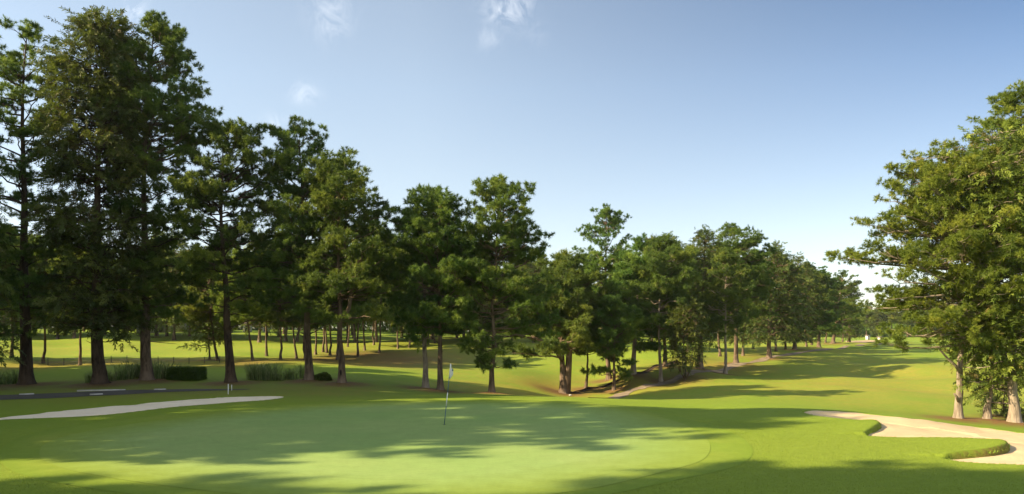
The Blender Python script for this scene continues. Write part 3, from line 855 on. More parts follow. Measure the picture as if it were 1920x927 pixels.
# --- prototypes for the trees farther back
PP = [proto('pine_tree', 13, .42, [(.36, -.18, .18), (.48, -.29, .27), (.66, -.30, .30), (.85, -.22, .2), (1, -.07, .06)], 'tree', nb=48, seed=71, dens=.85, fol='pine_bright', tuft=1.15, dead=10),
      proto('pine_tree', 15, .45, [(.30, -.15, .22), (.42, -.26, .22), (.6, -.22, .28), (.8, -.26, .2), (1, -.05, .08)], 'tree', nb=50, seed=72, dens=.85, fol='pine', tuft=1.2, dead=10),
      proto('pine_tree', 12, .36, [(.34, -.20, .15), (.5, -.25, .30), (.7, -.24, .24), (.88, -.16, .2), (1, -.05, .05)], 'tree', nb=44, seed=73, dens=.85, fol='pine_bright', tuft=1.15, dead=6),
      proto('cypress_tree', 15, .45, [(.14, -.14, .14), (.35, -.21, .2), (.6, -.18, .18), (.85, -.09, .1), (1, -.02, .03)], 'tree', nb=90, seed=74, dens=.8, fol='cypress', kind='cypress', tuft=1.2),
      proto('cypress_tree', 12, .40, [(.16, -.2, .18), (.4, -.24, .24), (.7, -.2, .18), (.9, -.1, .1), (1, -.03, .03)], 'tree', nb=80, seed=75, dens=.8, fol='cypress_olive', kind='cypress', tuft=1.2)]
PH = [13, 15, 12, 15, 12]
used = [False] * len(PP)
rnd = random.Random(4)


def place(k, X, Y, H, label, group=None, lean=0.0, fat=1.0):
    s = H / PH[k]
    z = Z0(X, Y) - .05
    if not used[k]:
        used[k] = True; o = PP[k]
        o.location = (X, Y, z); o.rotation_euler = (0, 0, rnd.uniform(0, 6.28)); o.scale = (s * fat, s * fat, s)
        o['label'] = label
        if group: o['group'] = group
    else:
        o = copy_tree(PP[k], (X, Y, z), rnd.uniform(0, 6.28), s * fat, s, label, group)
    if lean:
        rz = o.rotation_euler.z; o.rotation_mode = 'ZYX'
        from mathutils import Euler, Matrix
        o.rotation_euler = (Matrix.Rotation(lean, 3, 'Y') @ Matrix.Rotation(rz, 3, 'Z')).to_euler('ZYX')
    return o


# second line of pines across the left fairway: foot (px, py), top py, prototype, lean, label
SECOND = [(81, 679, 450, 1, 0, 'pine with sunlit trunk edge seen just right of the far-left pine'),
          (150, 684, 455, 2, 0, 'straight pine trunk standing between the far-left pine and the spiky cypress'),
          (408, 675, 470, 0, -.14, 'pale leaning pine beside the brownish young conifer'),
          (474, 680, 475, 2, -.16, 'curved leaning pine above the left part of the long reed bed'),
          (500, 668, 480, 0, -.05, 'pale slim pine next to the curved leaning one'),
          (526, 679, 470, 1, 0, 'upright grey pine above the middle of the reed bed'),
          (556, 672, 485, 2, -.10, 'dark pine leaning left just before the thick sunlit trunk'),
          (572, 675, 480, 1, 0, 'pine half hidden by the thick sunlit trunk'),
          (592, 664, 490, 0, 0, 'short bright pine right behind the thick sunlit trunk'),
          (606, 660, 480, 2, 0, 'left one of three close pale pines beyond the reed bed'),
          (613, 661, 482, 0, -.03, 'middle one of three close pale pines beyond the reed bed'),
          (619, 667, 478, 1, -.04, 'right one of three close pale pines beyond the reed bed'),
          (632, 675, 480, 2, 0, 'pine standing close left of the pine with the forked limb'),
          (652, 650, 500, 1, .03, 'pine on bare earth right behind the pine with the forked limb'),
          (671, 671, 490, 0, 0, 'dark pine trunk on the brown needle bed, nearer of two'),
          (684, 658, 492, 2, -.05, 'dark pine trunk on the brown needle bed, farther of two'),
          (711, 662, 500, 0, .03, 'bright pine whose low boughs hang down to the needle bed'),
          (701, 648, 500, 1, 0, 'pine seen far back between the needle bed pines'),
          (746, 652, 505, 2, 0, 'stout short-trunked pine left of the flag pair of pines'),
          (768, 650, 500, 0, 0, 'pine in shade just left of the pale flag pine'),
          (797, 648, 490, 2, 0, 'pine trunk close behind the pale flag pine'),
          (803, 646, 500, 0, 0, 'pine trunk seen between the two flag pines'),
          (815, 642, 505, 1, 0, 'distant pine just right of the dark flag pine'),
          (22, 674, 440, 0, 0, 'bright pine behind the far-left pine, near the frame edge')]
for px, py, ty, k, lean, lab in SECOND:
    X, Y, z = hit(px, py)
    place(k, X, Y, (py - ty) / F * Y, lab, 'pines across the left fairway', lean, .95)
for px, py, ty, k in [(-60, 680, 430, 1), (-150, 676, 420, 0), (-240, 690, 400, 2)]:
    X, Y, z = hit(px, py); place(k, X, Y, (py - ty) / F * Y, 'pine beyond the left frame edge', 'pines left of the view')

# fillers behind the front rows
for px, py, ty, k, lab in [(870, 640, 500, 1, 'dark pine behind the tall airy pine'), (905, 637, 520, 0, 'pale-trunked far pine left of the airy pine'), (960, 640, 505, 1, 'shaded pine beyond the hollow'), (1010, 640, 500, 3, 'dark cypress behind the double-trunk pine'),
                           (1000, 642, 470, 1, 'pine right of the tall airy pine, half hidden'), (1085, 650, 510, 0, 'bright pine behind the young leaning pine'), (1165, 655, 470, 4, 'olive cypress with pale spiky top left of the slim pine'), (1222, 652, 452, 3, 'spiky cypress behind the slim pale-trunked pine'),
                           (1262, 655, 462, 4, 'olive cypress left of the narrow dark cypress'), (1290, 660, 470, 1, 'pine behind the many-stemmed bush'), (1350, 668, 470, 1, 'thick-trunked pine on the far side of the dirt path'),
                           (1393, 669, 470, 3, 'cypress close behind the big round-headed pine'), (1412, 656, 480, 1, 'pine trunk farther along the path behind the round-headed pine'), (1455, 661, 480, 1, 'pine behind the dark spreading cypress'),
                           (1473, 656, 490, 3, 'narrow cypress behind the dark spreading cypress'), (1512, 652, 500, 1, 'shaded pine between the pointed cypress and the lighter pine'), (1522, 648, 505, 3, 'cypress behind the lighter green pine'), (1548, 645, 515, 1, 'far pine behind the rounded end pines'),
                           (1580, 642, 525, 1, 'dark pine just before the last tree of the row')]:
    X, Y, z = hit(px, py)
    place(k, X, Y, (py - ty) / F * Y, lab, 'trees behind the front rows')

# the stands that close the fairways
for i in range(46):
    px = -330 + i * 37 + rnd.uniform(-14, 14)
    Y = rnd.uniform(146, 166) if i % 2 else rnd.uniform(170, 195)
    X = (px - CX) * Y / F
    place(rnd.choice([0, 1, 1, 2, 3, 4]), X, Y, rnd.uniform(13, 18), 'tree in the dense stand closing off the left fairway', 'trees of the far left stand')
for i in range(30):
    px = -330 + i * 57 + rnd.uniform(-14, 14)
    Y = rnd.uniform(205, 240)
    place(rnd.choice([1, 1, 3]), (px - CX) * Y / F, Y, rnd.uniform(14, 19), 'tree in the dense stand closing off the left fairway', 'trees of the far left stand')
for i in range(24):
    px = 1590 + i * 26 + rnd.uniform(-10, 10)
    Y = rnd.uniform(262, 300)
    X = (px - CX) * Y / F
    place(rnd.choice([0, 1, 4, 2, 3]), X, Y, rnd.uniform(9.5, 12.5) + (2 if px > 1660 else 0), 'hazy tree in the stand at the end of the right fairway', 'trees at the end of the right fairway', 0, 1.25)

for i in range(40):
    X = -118 + i * 2.9 + rnd.uniform(-1.5, 1.5); Y = rnd.uniform(118, 142)
    place(rnd.choice([0, 1, 1, 2, 4]), X, Y, rnd.uniform(14, 18), 'tree standing on the crest of the left fairway, before the dense stand', 'trees on the crest of the left fairway', 0, 1.1)

# far-off wood behind the stands, one mass
wr = np.random.default_rng(77)
WX, WY, WZ = [], [], []
for x0, x1, y0, y1, n_, h0, h1 in ((-230, 75, 196, 235, 5200, 9, 17), (-230, 75, 190, 200, 2600, 4, 6), (105, 300, 300, 330, 4200, 9, 14), (100, 300, 288, 300, 2000, 3, 6)):
    x = wr.uniform(x0, x1, n_); y = wr.uniform(y0, y1, n_)
    hm = h0 + (h1 - h0) * (.5 + .5 * np.sin(x * .31 + np.sin(y * .2) * 2) * np.sin(x * .113 + 1.3))
    WX.append(x); WY.append(y); WZ.append(lookup(ZB, x, y) + hm * wr.uniform(0, 1, n_) ** .8)
WX, WY, WZ = map(np.concatenate, (WX, WY, WZ))
wo_ = foliage('woodland', np.stack([WX, WY, WZ], -1), wr.normal(size=(len(WX), 3)) + [0, 0, .4], wr.uniform(4, 7.5, len(WX)), wr.uniform(0, 1, len(WX)), 'pine', wr, M['pine'], None, .03)
tag(wo_, kind='stuff')

# trees out of view on the left, which shade the green and the front row
for X, Y, H, k, fat in SHADERS:
    place(k, X, Y, H, 'tall tree left of the view whose shadow lies over the green', 'trees left of the view', 0, fat)

# ------------------------------------------------------------------ ground and its coverings
for X, Y, w in FRONT_BASES:
    g = .95 * np.exp(-((XX - X) ** 2 + (YY - Y) ** 2) / (w * 2.0 + 1.2) ** 2)
    litter = np.maximum(litter, g)
    ZG += .10 * np.exp(-((XX - X) ** 2 + (YY - Y) ** 2) / (w * 1.5 + .3) ** 2)
dd = seg_dist(DITCH, XX, YY)
tag(ground_mesh('ground', np.ones((len(GY) - 1, len(GX) - 1), bool), ZG, M['ground'], {'dry': dry, 'litter': litter}), kind='structure')

# putting green and its collar
m, nt, out = new_mat('putting_green'); v = coords(nt)
big = noise_node(nt, v, .16, 4, .6); med = noise_node(nt, v, 1.6, 4, .65, (1, 1.0, 1)); gr = noise_node(nt, v, 30, 2, .7)
col = ramp(nt, big, [(.35, (.200, .306, .086)), (.65, (.240, .324, .102))])
sm = noise_node(nt, v, 6.5, 4, .7)
val = math_node(nt, 'ADD', math_node(nt, 'ADD', math_node(nt, 'MULTIPLY', med, .30), math_node(nt, 'MULTIPLY', sm, .26)), math_node(nt, 'MULTIPLY_ADD', gr, .30, .57))
e = attr(nt, 'edge')
for d_, wd, am in ((.75, .07, .10), (2.15, .07, .14), (4.2, .08, .10), (3.3, .06, .06)):
    ln = math_node(nt, 'SUBTRACT', 1.0, math_node(nt, 'DIVIDE', math_node(nt, 'ABSOLUTE', math_node(nt, 'SUBTRACT', e, d_)), wd), clamp=True)
    brk = math_node(nt, 'MULTIPLY_ADD', noise_node(nt, v, .35, 3, .6), 2.4, -.75, clamp=True)
    val = math_node(nt, 'SUBTRACT', val, math_node(nt, 'MULTIPLY', math_node(nt, 'MULTIPLY', ln, brk), am))
g = nt.nodes.new('ShaderNodeCombineColor')
for i in range(3): nt.links.new(val, g.inputs[i])
mw = ramp(nt, math_node(nt, 'ADD', math_node(nt, 'MULTIPLY', e, .38), math_node(nt, 'MULTIPLY_ADD', med, .5, -.25)), [(.05, 0.0), (.95, 1.0)])
col = mix(nt, mw, (.190, .260, .036), col)
principled(nt, out, mix(nt, 1.0, col, g.outputs[0], 'MULTIPLY'), .8, bump(nt, gr, .3, .01), .15)
M['green'] = m
m, nt, out = new_mat('collar_grass'); v = coords(nt)
big = noise_node(nt, v, .3, 4, .6); med = noise_node(nt, v, 2.4, 4, .65); gr = noise_node(nt, v, 26, 3, .75)
col = ramp(nt, big, [(.35, (.170, .250, .028)), (.65, (.210, .265, .036))])
val = math_node(nt, 'ADD', math_node(nt, 'MULTIPLY', med, .3), math_node(nt, 'MULTIPLY_ADD', gr, .4, .65))
g = nt.nodes.new('ShaderNodeCombineColor')
for i in range(3): nt.links.new(val, g.inputs[i])
col = mix(nt, math_node(nt, 'MULTIPLY_ADD', attr(nt, 'edge'), 1.3, math_node(nt, 'MULTIPLY_ADD', med, 1.0, -.6), clamp=True), (.158, .232, .022), col)
principled(nt, out, mix(nt, 1.0, col, g.outputs[0], 'MULTIPLY'), .82, bump(nt, gr, .6, .03), .12)
M['collar'] = m
COLLAR = poly_smooth(outline([(p[0], p[1]) for p in [(1414, 850), (1400, 868), (1345, 886), (1240, 908), (1120, 934), (880, 960), (550, 955), (200, 925), (-20, 880), (20, 815), (260, 780), (500, 760), (700, 751), (900, 749), (1060, 752), (1190, 764), (1300, 788), (1380, 814), (1408, 834)]]), 3)
GREEN = poly_smooth(outline([(1332, 850), (1315, 868), (1260, 884), (1180, 902), (1080, 925), (860, 945), (560, 942), (230, 905), (60, 868), (90, 820), (320, 785), (530, 764), (700, 755), (900, 752.5), (1050, 756), (1170, 768), (1270, 790), (1318, 815), (1332, 833)]), 3)
tag(sheet('green_collar', COLLAR, M['collar'], up=.006), kind='structure')
tag(sheet('putting_green', GREEN, M['green'], up=.012), kind='structure')

# sand
for nm, c0, c1, (sl, sd, zs, nx_, ny_) in (('sand_bunker', (.50, .385, .235), (.60, .475, .30), bunker_sd[0]), ('sand_bunker', (.76, .65, .49), (.86, .76, .60), bunker_sd[1])):
    m, nt, out = new_mat('sand'); v = coords(nt)
    a = noise_node(nt, v, .8, 4, .6); b = noise_node(nt, v, 9, 4, .7); c = noise_node(nt, v, 60, 2, .8)
    col = ramp(nt, math_node(nt, 'ADD', math_node(nt, 'MULTIPLY', a, .55), math_node(nt, 'MULTIPLY', c, .45)), [(.3, c0), (.7, c1)])
    hh = math_node(nt, 'ADD', math_node(nt, 'MULTIPLY', b, 1.0), math_node(nt, 'MULTIPLY', c, .25))
    principled(nt, out, col, .95, bump(nt, hh, .6, .05), .08)
    X = np.where(sd > -.0, XX[sl], nx_); Y = np.where(sd > 0, YY[sl], ny_)
    ins = sd > 0
    ny, nx = X.shape
    cells = ins[:-1, :-1] | ins[1:, :-1] | ins[:-1, 1:] | ins[1:, 1:]
    j, i = np.where(cells)
    q = np.stack([j * nx + i, j * nx + i + 1, (j + 1) * nx + i + 1, (j + 1) * nx + i], -1)
    us, inv = np.unique(q.ravel(), return_inverse=True)
    V = np.stack([X.ravel()[us], Y.ravel()[us], zs.ravel()[us]], -1)
    tag(mesh_obj(nm, V, [inv.reshape(-1, 4)], m, None, None, True), kind='structure')

# turf hanging over the bunker edges
gr_rs = np.random.default_rng(8)
BV, BT, BA = [], [], []
for poly in (RB, LB):
    L = len(poly)
    for i in range(L):
        p0, p1 = poly[i], poly[(i + 1) % L]
        seg = p1 - p0; ln = math.hypot(seg[0], seg[1])
        if ln < 1e-4: continue
        nrm = np.array([-seg[1], seg[0]]) / ln
        lipv = .5 * (p0[2] + p1[2])
        cnt = int(ln * (60 + 420 * max(0, lipv - .05)))
        for _ in range(cnt):
            t = gr_rs.uniform(); off = gr_rs.normal(0, .035)
            x, y = p0[0] + seg[0] * t + nrm[0] * off, p0[1] + seg[1] * t + nrm[1] * off
            h = gr_rs.uniform(.02, .05) * (1 + max(0, lipv - .1) / .15 * .8)
            a = gr_rs.uniform(0, 6.28)
            BV.append((x, y, h, a)); BA.append(gr_rs.uniform())
BV = np.array(BV); zb = np.maximum(lookup(ZB, BV[:, 0], BV[:, 1]) + .0, 0 + lookup(ZB, BV[:, 0], BV[:, 1])) - .01
sd_r, _, qx, qy = sdf(np.vstack([RB]), BV[:, 0], BV[:, 1])
ca, sa = np.cos(BV[:, 3]), np.sin(BV[:, 3]); w_ = .010
b0 = np.stack([BV[:, 0] - sa * w_, BV[:, 1] + ca * w_, zb - .03], -1); b1 = np.stack([BV[:, 0] + sa * w_, BV[:, 1] - ca * w_, zb - .03], -1)
tipz = zb + BV[:, 2] * gr_rs.uniform(-.3, 1.0, len(BV))
b2 = np.stack([BV[:, 0] + ca * BV[:, 2] * .8, BV[:, 1] + sa * BV[:, 2] * .8, tipz], -1)
V = np.stack([b0, b1, b2], 1).reshape(-1, 3)
M['turf'] = leaf_mat('turf_blades', (.13, .20, .018), (.21, .295, .028), (.30, .345, .055), .3)
tag(mesh_obj('bunker_edge_grass', V, [np.arange(len(V)).reshape(-1, 3)], M['turf'], None, {'tint': np.repeat(BA, 3)}), kind='stuff')

# blades of the near rough, where single tufts still show
gN = 330000
gx = gr_rs.uniform(-14, 14, gN); gy = 13.2 + 13 * gr_rs.uniform(0, 1, gN) ** 1.5
ok = np.abs(gx) < .74 * gy
for poly in (COLLAR, RB, LB):
    ok &= sdf(poly, gx, gy)[0] < -.02
gx, gy = gx[ok], gy[ok]
gzv = lookup(ZG, gx, gy)
ga = gr_rs.uniform(0, 6.28, len(gx)); gh = gr_rs.uniform(.008, .020, len(gx)); gw = gr_rs.uniform(.003, .006, len(gx))
ca, sa = np.cos(ga), np.sin(ga); le = gr_rs.uniform(.2, .9, len(gx)) * gh
g0 = np.stack([gx - sa * gw, gy + ca * gw, gzv - .004], -1); g1 = np.stack([gx + sa * gw, gy - ca * gw, gzv - .004], -1); g2 = np.stack([gx + ca * le, gy + sa * le, gzv + gh], -1)
V = np.stack([g0, g1, g2], 1).reshape(-1, 3)
tag(mesh_obj('rough_grass', V, [np.arange(len(V)).reshape(-1, 3)], M['turf'], None, {'tint': np.repeat(np.clip(gr_rs.normal(.45, .25, len(gx)), 0, 1), 3), 'old': np.zeros(len(V))}), kind='stuff')

# cart path on the left, dirt path on the right, far bunkers, ditch
m, nt, out = new_mat('asphalt'); v = coords(nt)
a = noise_node(nt, v, .6, 4, .6); c = noise_node(nt, v, 40, 2, .8)
principled(nt, out, ramp(nt, math_node(nt, 'ADD', math_node(nt, 'MULTIPLY', a, .6), math_node(nt, 'MULTIPLY', c, .4)), [(.3, (.045, .042, .036)), (.7, (.095, .088, .075))]), .85, bump(nt, c, .5, .02), .3)
M['asphalt'] = m
PATH = poly_smooth(outline([(-140, 744), (0, 741), (140, 735.5), (250, 731.5), (380, 730), (470, 730), (470, 731.5), (380, 733.5), (260, 739.5), (120, 745), (0, 749.5), (-140, 755)]), 2)
tag(sheet('cart_path', PATH, M['asphalt'], up=.012), kind='structure')
M['dirt'] = plain('path_dirt', (.215, .170, .120), .95, .4, 1.1, bumpd=.03)


def strip(pts, w):
    p = np.array(pts); t = np.gradient(p, axis=0); t /= np.linalg.norm(t, axis=1)[:, None]
    nrm = np.stack([-t[:, 1], t[:, 0]], -1); w = np.asarray(w)[:, None] if np.ndim(w) else w
    return np.vstack([p + nrm * w / 2, (p - nrm * w / 2)[::-1]])


def densify(pts, k=6):
    p = np.array(pts); t = np.arange(len(p)); tt = np.linspace(0, len(p) - 1, (len(p) - 1) * k + 1)
    q = np.stack([np.interp(tt, t, p[:, 0]), np.interp(tt, t, p[:, 1])], -1)
    for _ in range(3):
        q[1:-1] = (q[:-2] + 2 * q[1:-1] + q[2:]) / 4
    return q


dirt = densify([hit(*p)[:2] for p in [(1120, 748), (1165, 738), (1200, 729), (1235, 720), (1275, 711), (1310, 702), (1345, 694), (1400, 682), (1460, 670), (1530, 658), (1610, 648), (1690, 643)]])
wv = 1.25 + .4 * np.sin(np.arange(len(dirt)) * 1.3) + .3 * np.sin(np.arange(len(dirt)) * 2.9)
tag(sheet('dirt_path', np.hstack([strip(dirt, wv), np.zeros((2 * len(dirt), 1))]), M['dirt'], up=.03), kind='structure')
dt = densify(DITCH, 6)
# the ditch is a shallow channel: dark bed with a low earth bank along its uphill side
wv = .36 + .12 * np.sin(np.arange(len(dt)) * 1.7)
tag(sheet('ditch_bed', np.hstack([strip(dt, wv), np.zeros((2 * len(dt), 1))]), M['soil'], up=.03), kind='structure')
mb = MB()
bank = np.stack([dt[:, 0] - .1, dt[:, 1] + .36, lookup(ZG, dt[:, 0] - .1, dt[:, 1] + .36) + .05], -1)
mb.tube(bank + np.stack([np.zeros(len(dt)), np.zeros(len(dt)), .04 * np.sin(np.arange(len(dt)) * 2.3)], -1), .075 + .03 * np.sin(np.arange(len(dt)) * 1.1 + 1), 7)
tag(mb.build('ditch_bank', M['soil'], None, True), 'low dark earth bank running uphill along the drainage ditch', 'bank')
M['sand_far'] = plain('far_sand', (.42, .31, .20), .95, .2, .8)
for pts in ([(1580, 640.5), (1610, 638.5), (1640, 638.6), (1655, 640), (1630, 642.5), (1595, 643)], [(1616, 651), (1632, 650.3), (1650, 651), (1645, 652.5), (1622, 652.8)]):
    tag(sheet('far_bunker', poly_smooth(outline(pts), 2), M['sand_far'], up=.06), kind='structure')

# ------------------------------------------------------------------ small things
# flagstick
X, Y, Z = hit(833, 797); s = Y / F
fl = empty('golf_flag', (X, Y, float(lookup(ZG, X, Y)) + .012), 'white flag hanging limp on leaning blue and white striped flagstick', 'flag')
top = np.array([(845 - 833) * s, 0, (797 - 683) * s])
for a, b, mt, nm in ((0, .30, 'teal', 'blue_band'), (.30, .525, 'white', 'white_band'), (.525, .78, 'teal', 'blue_band'), (.78, 1.0, 'white', 'white_band')):
    b_ = MB(); b_.tube([top * a, top * ((a + b) / 2), top * b], [.0135 if mt == 'teal' else .0165] * 3, 10)
    b_.build(nm, M[mt], fl, True)
nu, nv = 9, 14
fv = []
for layer in (0, .006):
    for j in range(nv):
        t = j / (nv - 1)
        for i in range(nu):
            u = i / (nu - 1)
            wdt = .10 * (.25 + .75 * math.sin(min(1, t * 1.5) * math.pi / 2)) * (1 - max(0, t - .62) * 2.0)
            base = top * (1 - .235 * t)
            fv.append((base[0] + .012 + u * wdt, base[1] + .045 * math.sin(u * 7 + t * 2) * u + layer, base[2] - u * (.16 - .08 * t) * (1 - t * .6)))
q = []
L0 = nu * nv
for j in range(nv - 1):
    for i in range(nu - 1):
        a = j * nu + i
        q += [(a, a + nu, a + nu + 1, a + 1), (L0 + a, L0 + a + 1, L0 + a + nu + 1, L0 + a + nu)]
mesh_obj('flag_cloth', fv, [q], M['white'], fl, None, True)
b_ = MB()
mk = np.array([(.060, -.02, -.15), (.10, -.02, -.24), (.045, -.02, -.25)]) + top
b_.add(np.vstack([mk, mk + [0, .004, 0]]), None, [(0, 1, 2), (5, 4, 3)]); b_.build('fold_shade', M['teal'], fl)  # dark triangle paints the shade of a fold in the limp cloth
b_ = MB(); b_.tube([(0, 0, -.1), (0, 0, .002)], [.054, .054], 20); tag(b_.build('hole_cup', M['cup'], fl))

# white stakes by the left bunker
for px, y0, y1, dx, w, lab in ((428, 741, 722, 0, .045, 'short white stake in the shade beyond the left bunker'), (434.5, 733, 722, 0, .03, 'thinner grey stake just right of the white one')):
    X, Y, Z = hit(px, y0); h = (y0 - y1) * Y / F
    st = empty('marker_stake', (X, Y, float(lookup(ZG, X, Y))), lab, 'stake')
    b_ = MB(); b_.box((0, 0, h * .45 - .1), (w, w, h * .9 + .2), .3); b_.build('post', M['white'], st)
    b_ = MB(); b_.tube([(0, 0, h * .9), (0, 0, h)], [w * .75, w * .55], 8); b_.build('cap', M['white'], st)

# whitewashed kerb stones along the cart path
for (xa, ya), (xb, yb), lab in (((145, 733.6), (235, 731.8), 'long white kerb stone on the far side of the cart path, below the cypress'), ((36, 740), (64, 739), 'short white kerb stone on the cart path below the far-left pine'),
                                ((289, 731.5), (311, 731), 'small white kerb stone below the dark round-topped pine'), ((168, 741), (193, 740), 'low worn kerb stone on the near side of the cart path')):
    a = np.array(hit(xa, ya)); b = np.array(hit(xb, yb)); d = b - a; L = math.hypot(d[0], d[1])
    cxy = (a + b) / 2
    k = empty('kerb_stone', (cxy[0], cxy[1], float(lookup(ZG, cxy[0], cxy[1]))), lab, 'kerb stone', None, math.atan2(d[1], d[0]))
    b_ = MB(); b_.box((0, 0, .0), (L, .16, .13), 0, .02); o = b_.build('block', M['stone'], k)

# stone at the ditch mouth
X, Y, Z = hit(1069, 744)
bmv = []
import bmesh
bm = bmesh.new(); bmesh.ops.create_icosphere(bm, subdivisions=3, radius=.10)
for v_ in bm.verts:
    v_.co *= 1 + .3 * mnoise.noise(v_.co * 6); v_.co.z *= .7; v_.co.x *= 1.4
me = bpy.data.meshes.new('stone'); bm.to_mesh(me); bm.free(); me.materials.append(M['stone'])
o = bpy.data.objects.new('stone', me); COL.objects.link(o); o.location = (X, Y, float(lookup(ZG, X, Y)) + .08)
tag(o, 'pale stone in the soil at the mouth of the ditch', 'stone')


# reeds
def reed_clump(name, seed, n_=90, h=1.12, r0=.45, mat='reed'):
    rs = np.random.default_rng(seed); V, Q, A = [], [], []
    for k in range(n_):
        a, rr = rs.uniform(0, 6.28), r0 * math.sqrt(rs.uniform()); b = a + rs.normal(0, .6)
        base = np.array([math.cos(a) * rr, math.sin(a) * rr, -.05]); H = h * rs.uniform(.65, 1.1); out_ = rs.uniform(.2, .95) * H
        c = np.array([-math.sin(b), math.cos(b), 0]) * rs.uniform(.012, .022); t0 = rs.uniform()
        for s in range(5):
            t = s / 4
            p = base + np.array([math.cos(b) * out_ * t ** 2, math.sin(b) * out_ * t ** 2, H * (t * 1.25 - .40 * t ** 3)])
            V += [p - c * (1 - t * .85), p + c * (1 - t * .85)]; A += [t0, t0]
            if s: i = len(V) - 4; Q.append((i, i + 1, i + 3, i + 2))
    return mesh_obj(name, V, [Q], M[mat], None, {'tint': A, 'old': np.zeros(len(A))})


RP = [tag(reed_clump('reed_clump', 90 + i), None, 'reeds') for i in range(3)]
ru = [False] * 3
BEDS = [((-30, 34, 718), 6, 'dark clump of reeds at the foot of the far-left pine', 'reeds at the left edge', 1.05), ((152, 208, 719), 7, 'tall dark reeds crowding the foot of the spiky cypress', 'reeds around the cypress foot', 1.05),
        ((215, 318, 714), 9, 'pale sunlit reeds between the cypress and the clipped hedge', 'pale reeds in the left bed', 1.0), ((455, 558, 713), 10, 'long bed of green reeds left of the thick sunlit trunk', 'reeds in the long bed', .95)]
for (x0, x1, py), n_, lab, grp, sc in BEDS:
    for i in range(n_):
        px = x0 + (x1 - x0) * (i + .5) / n_ + rnd.uniform(-4, 4)
        X, Y, Z = hit(px, py); Y += rnd.uniform(-.3, 1.8)
        k = rnd.randrange(3)
        if not ru[k]: o = RP[k]; ru[k] = True
        else: o = RP[k].copy(); COL.objects.link(o)
        s = sc * rnd.uniform(.6, 1.4)
        o.location = (X, Y, Z0(X, Y)); o.rotation_euler = (0, 0, rnd.uniform(0, 6.28)); o.scale = (s, s, s)
        o['label'] = lab; o['group'] = grp
X, Y, Z = hit(606, 716)


def leafy(name, loc, label, cat, size, n_, seed, dome=False):
    rs = np.random.default_rng(seed); root = empty(name, loc, label, cat)
    sx, sy, sz = size; Pn, D = [], []
    while len(Pn) < n_:
        if dome:
            d = rs.normal(size=3); d[2] = abs(d[2]); d /= np.linalg.norm(d); p = d * np.array([sx / 2, sy / 2, sz]) * rs.uniform(.85, 1.0) * (1 + .12 * math.sin(d[0] * 5 + d[1] * 4))
        else:
            f = rs.choice(5, p=[.36, .2, .12, .12, .2]); u, w = rs.uniform(-.5, .5, 2); e_ = rs.normal(0, .012)
            p = [np.array([u * sx, w * sy, sz + e_]), np.array([u * sx, -sy / 2 + e_, (w + .5) * sz]), np.array([-sx / 2 + e_, u * sy, (w + .5) * sz]), np.array([sx / 2 + e_, u * sy, (w + .5) * sz]), np.array([u * sx, sy / 2 + e_, (w + .5) * sz])][f]
            d = [np.array([0, 0, 1.]), np.array([0, -1., 0]), np.array([-1., 0, 0]), np.array([1., 0, 0]), np.array([0, 1., 0])][f]
        Pn.append(p); D.append(d + rs.normal(0, .3, 3))
    foliage('leaves', Pn, D, np.full(n_, 1.0), rs.uniform(0, 1, n_), 'leaf', rs, M['hedge'], root, 0)
    b_ = MB()
    if dome: b_.tube([(0, 0, -.1), (0, 0, sz * .55), (0, 0, sz * .82)], [sx * .40, sx * .38, sx * .2], 12)
    else: b_.box((0, 0, sz / 2 - .03), (sx * .96, sy * .96, sz * .98), 0, .03)
    b_.build('twigs', M['soil'], root)


leafy('low_shrub', (X, Y, Z0(X, Y)), 'low rounded green shrub just right of the thick sunlit trunk', 'shrub', (1.0, .8, .42), 1500, 5, True)
X, Y, Z = hit(343, 714)
leafy('clipped_hedge', (X, Y + .6, Z0(X, Y)), 'box hedge clipped flat with bright sunlit top', 'hedge', (1.75, 1.5, .72), 5200, 6)

# wire fence at the edge of the dry strip
fa, fb = hit(60, 681), hit(412, 680)
fr = empty('wire_fence', (fa[0], fa[1], Z0(fa[0], fa[1])), 'low thin wire fence along the dry strip behind the reeds', 'fence')
tops = []
for i in range(13):
    t = i / 12; x = fa[0] + (fb[0] - fa[0]) * t; y = fa[1] + (fb[1] - fa[1]) * t; z = Z0(x, y)
    b_ = MB(); p = np.array([x - fa[0], y - fa[1], z - Z0(fa[0], fa[1])])
    b_.tube([p + [0, 0, -.2], p + [0, 0, .62]], [.032, .026], 6); b_.build('post', M['wood_dark'], fr); tops.append(p)
for h in (.28, .54):
    b_ = MB(); b_.tube([p + [0, -.03, h] for p in tops], [.008] * 13, 4); b_.build('wire', M['wire'], fr)


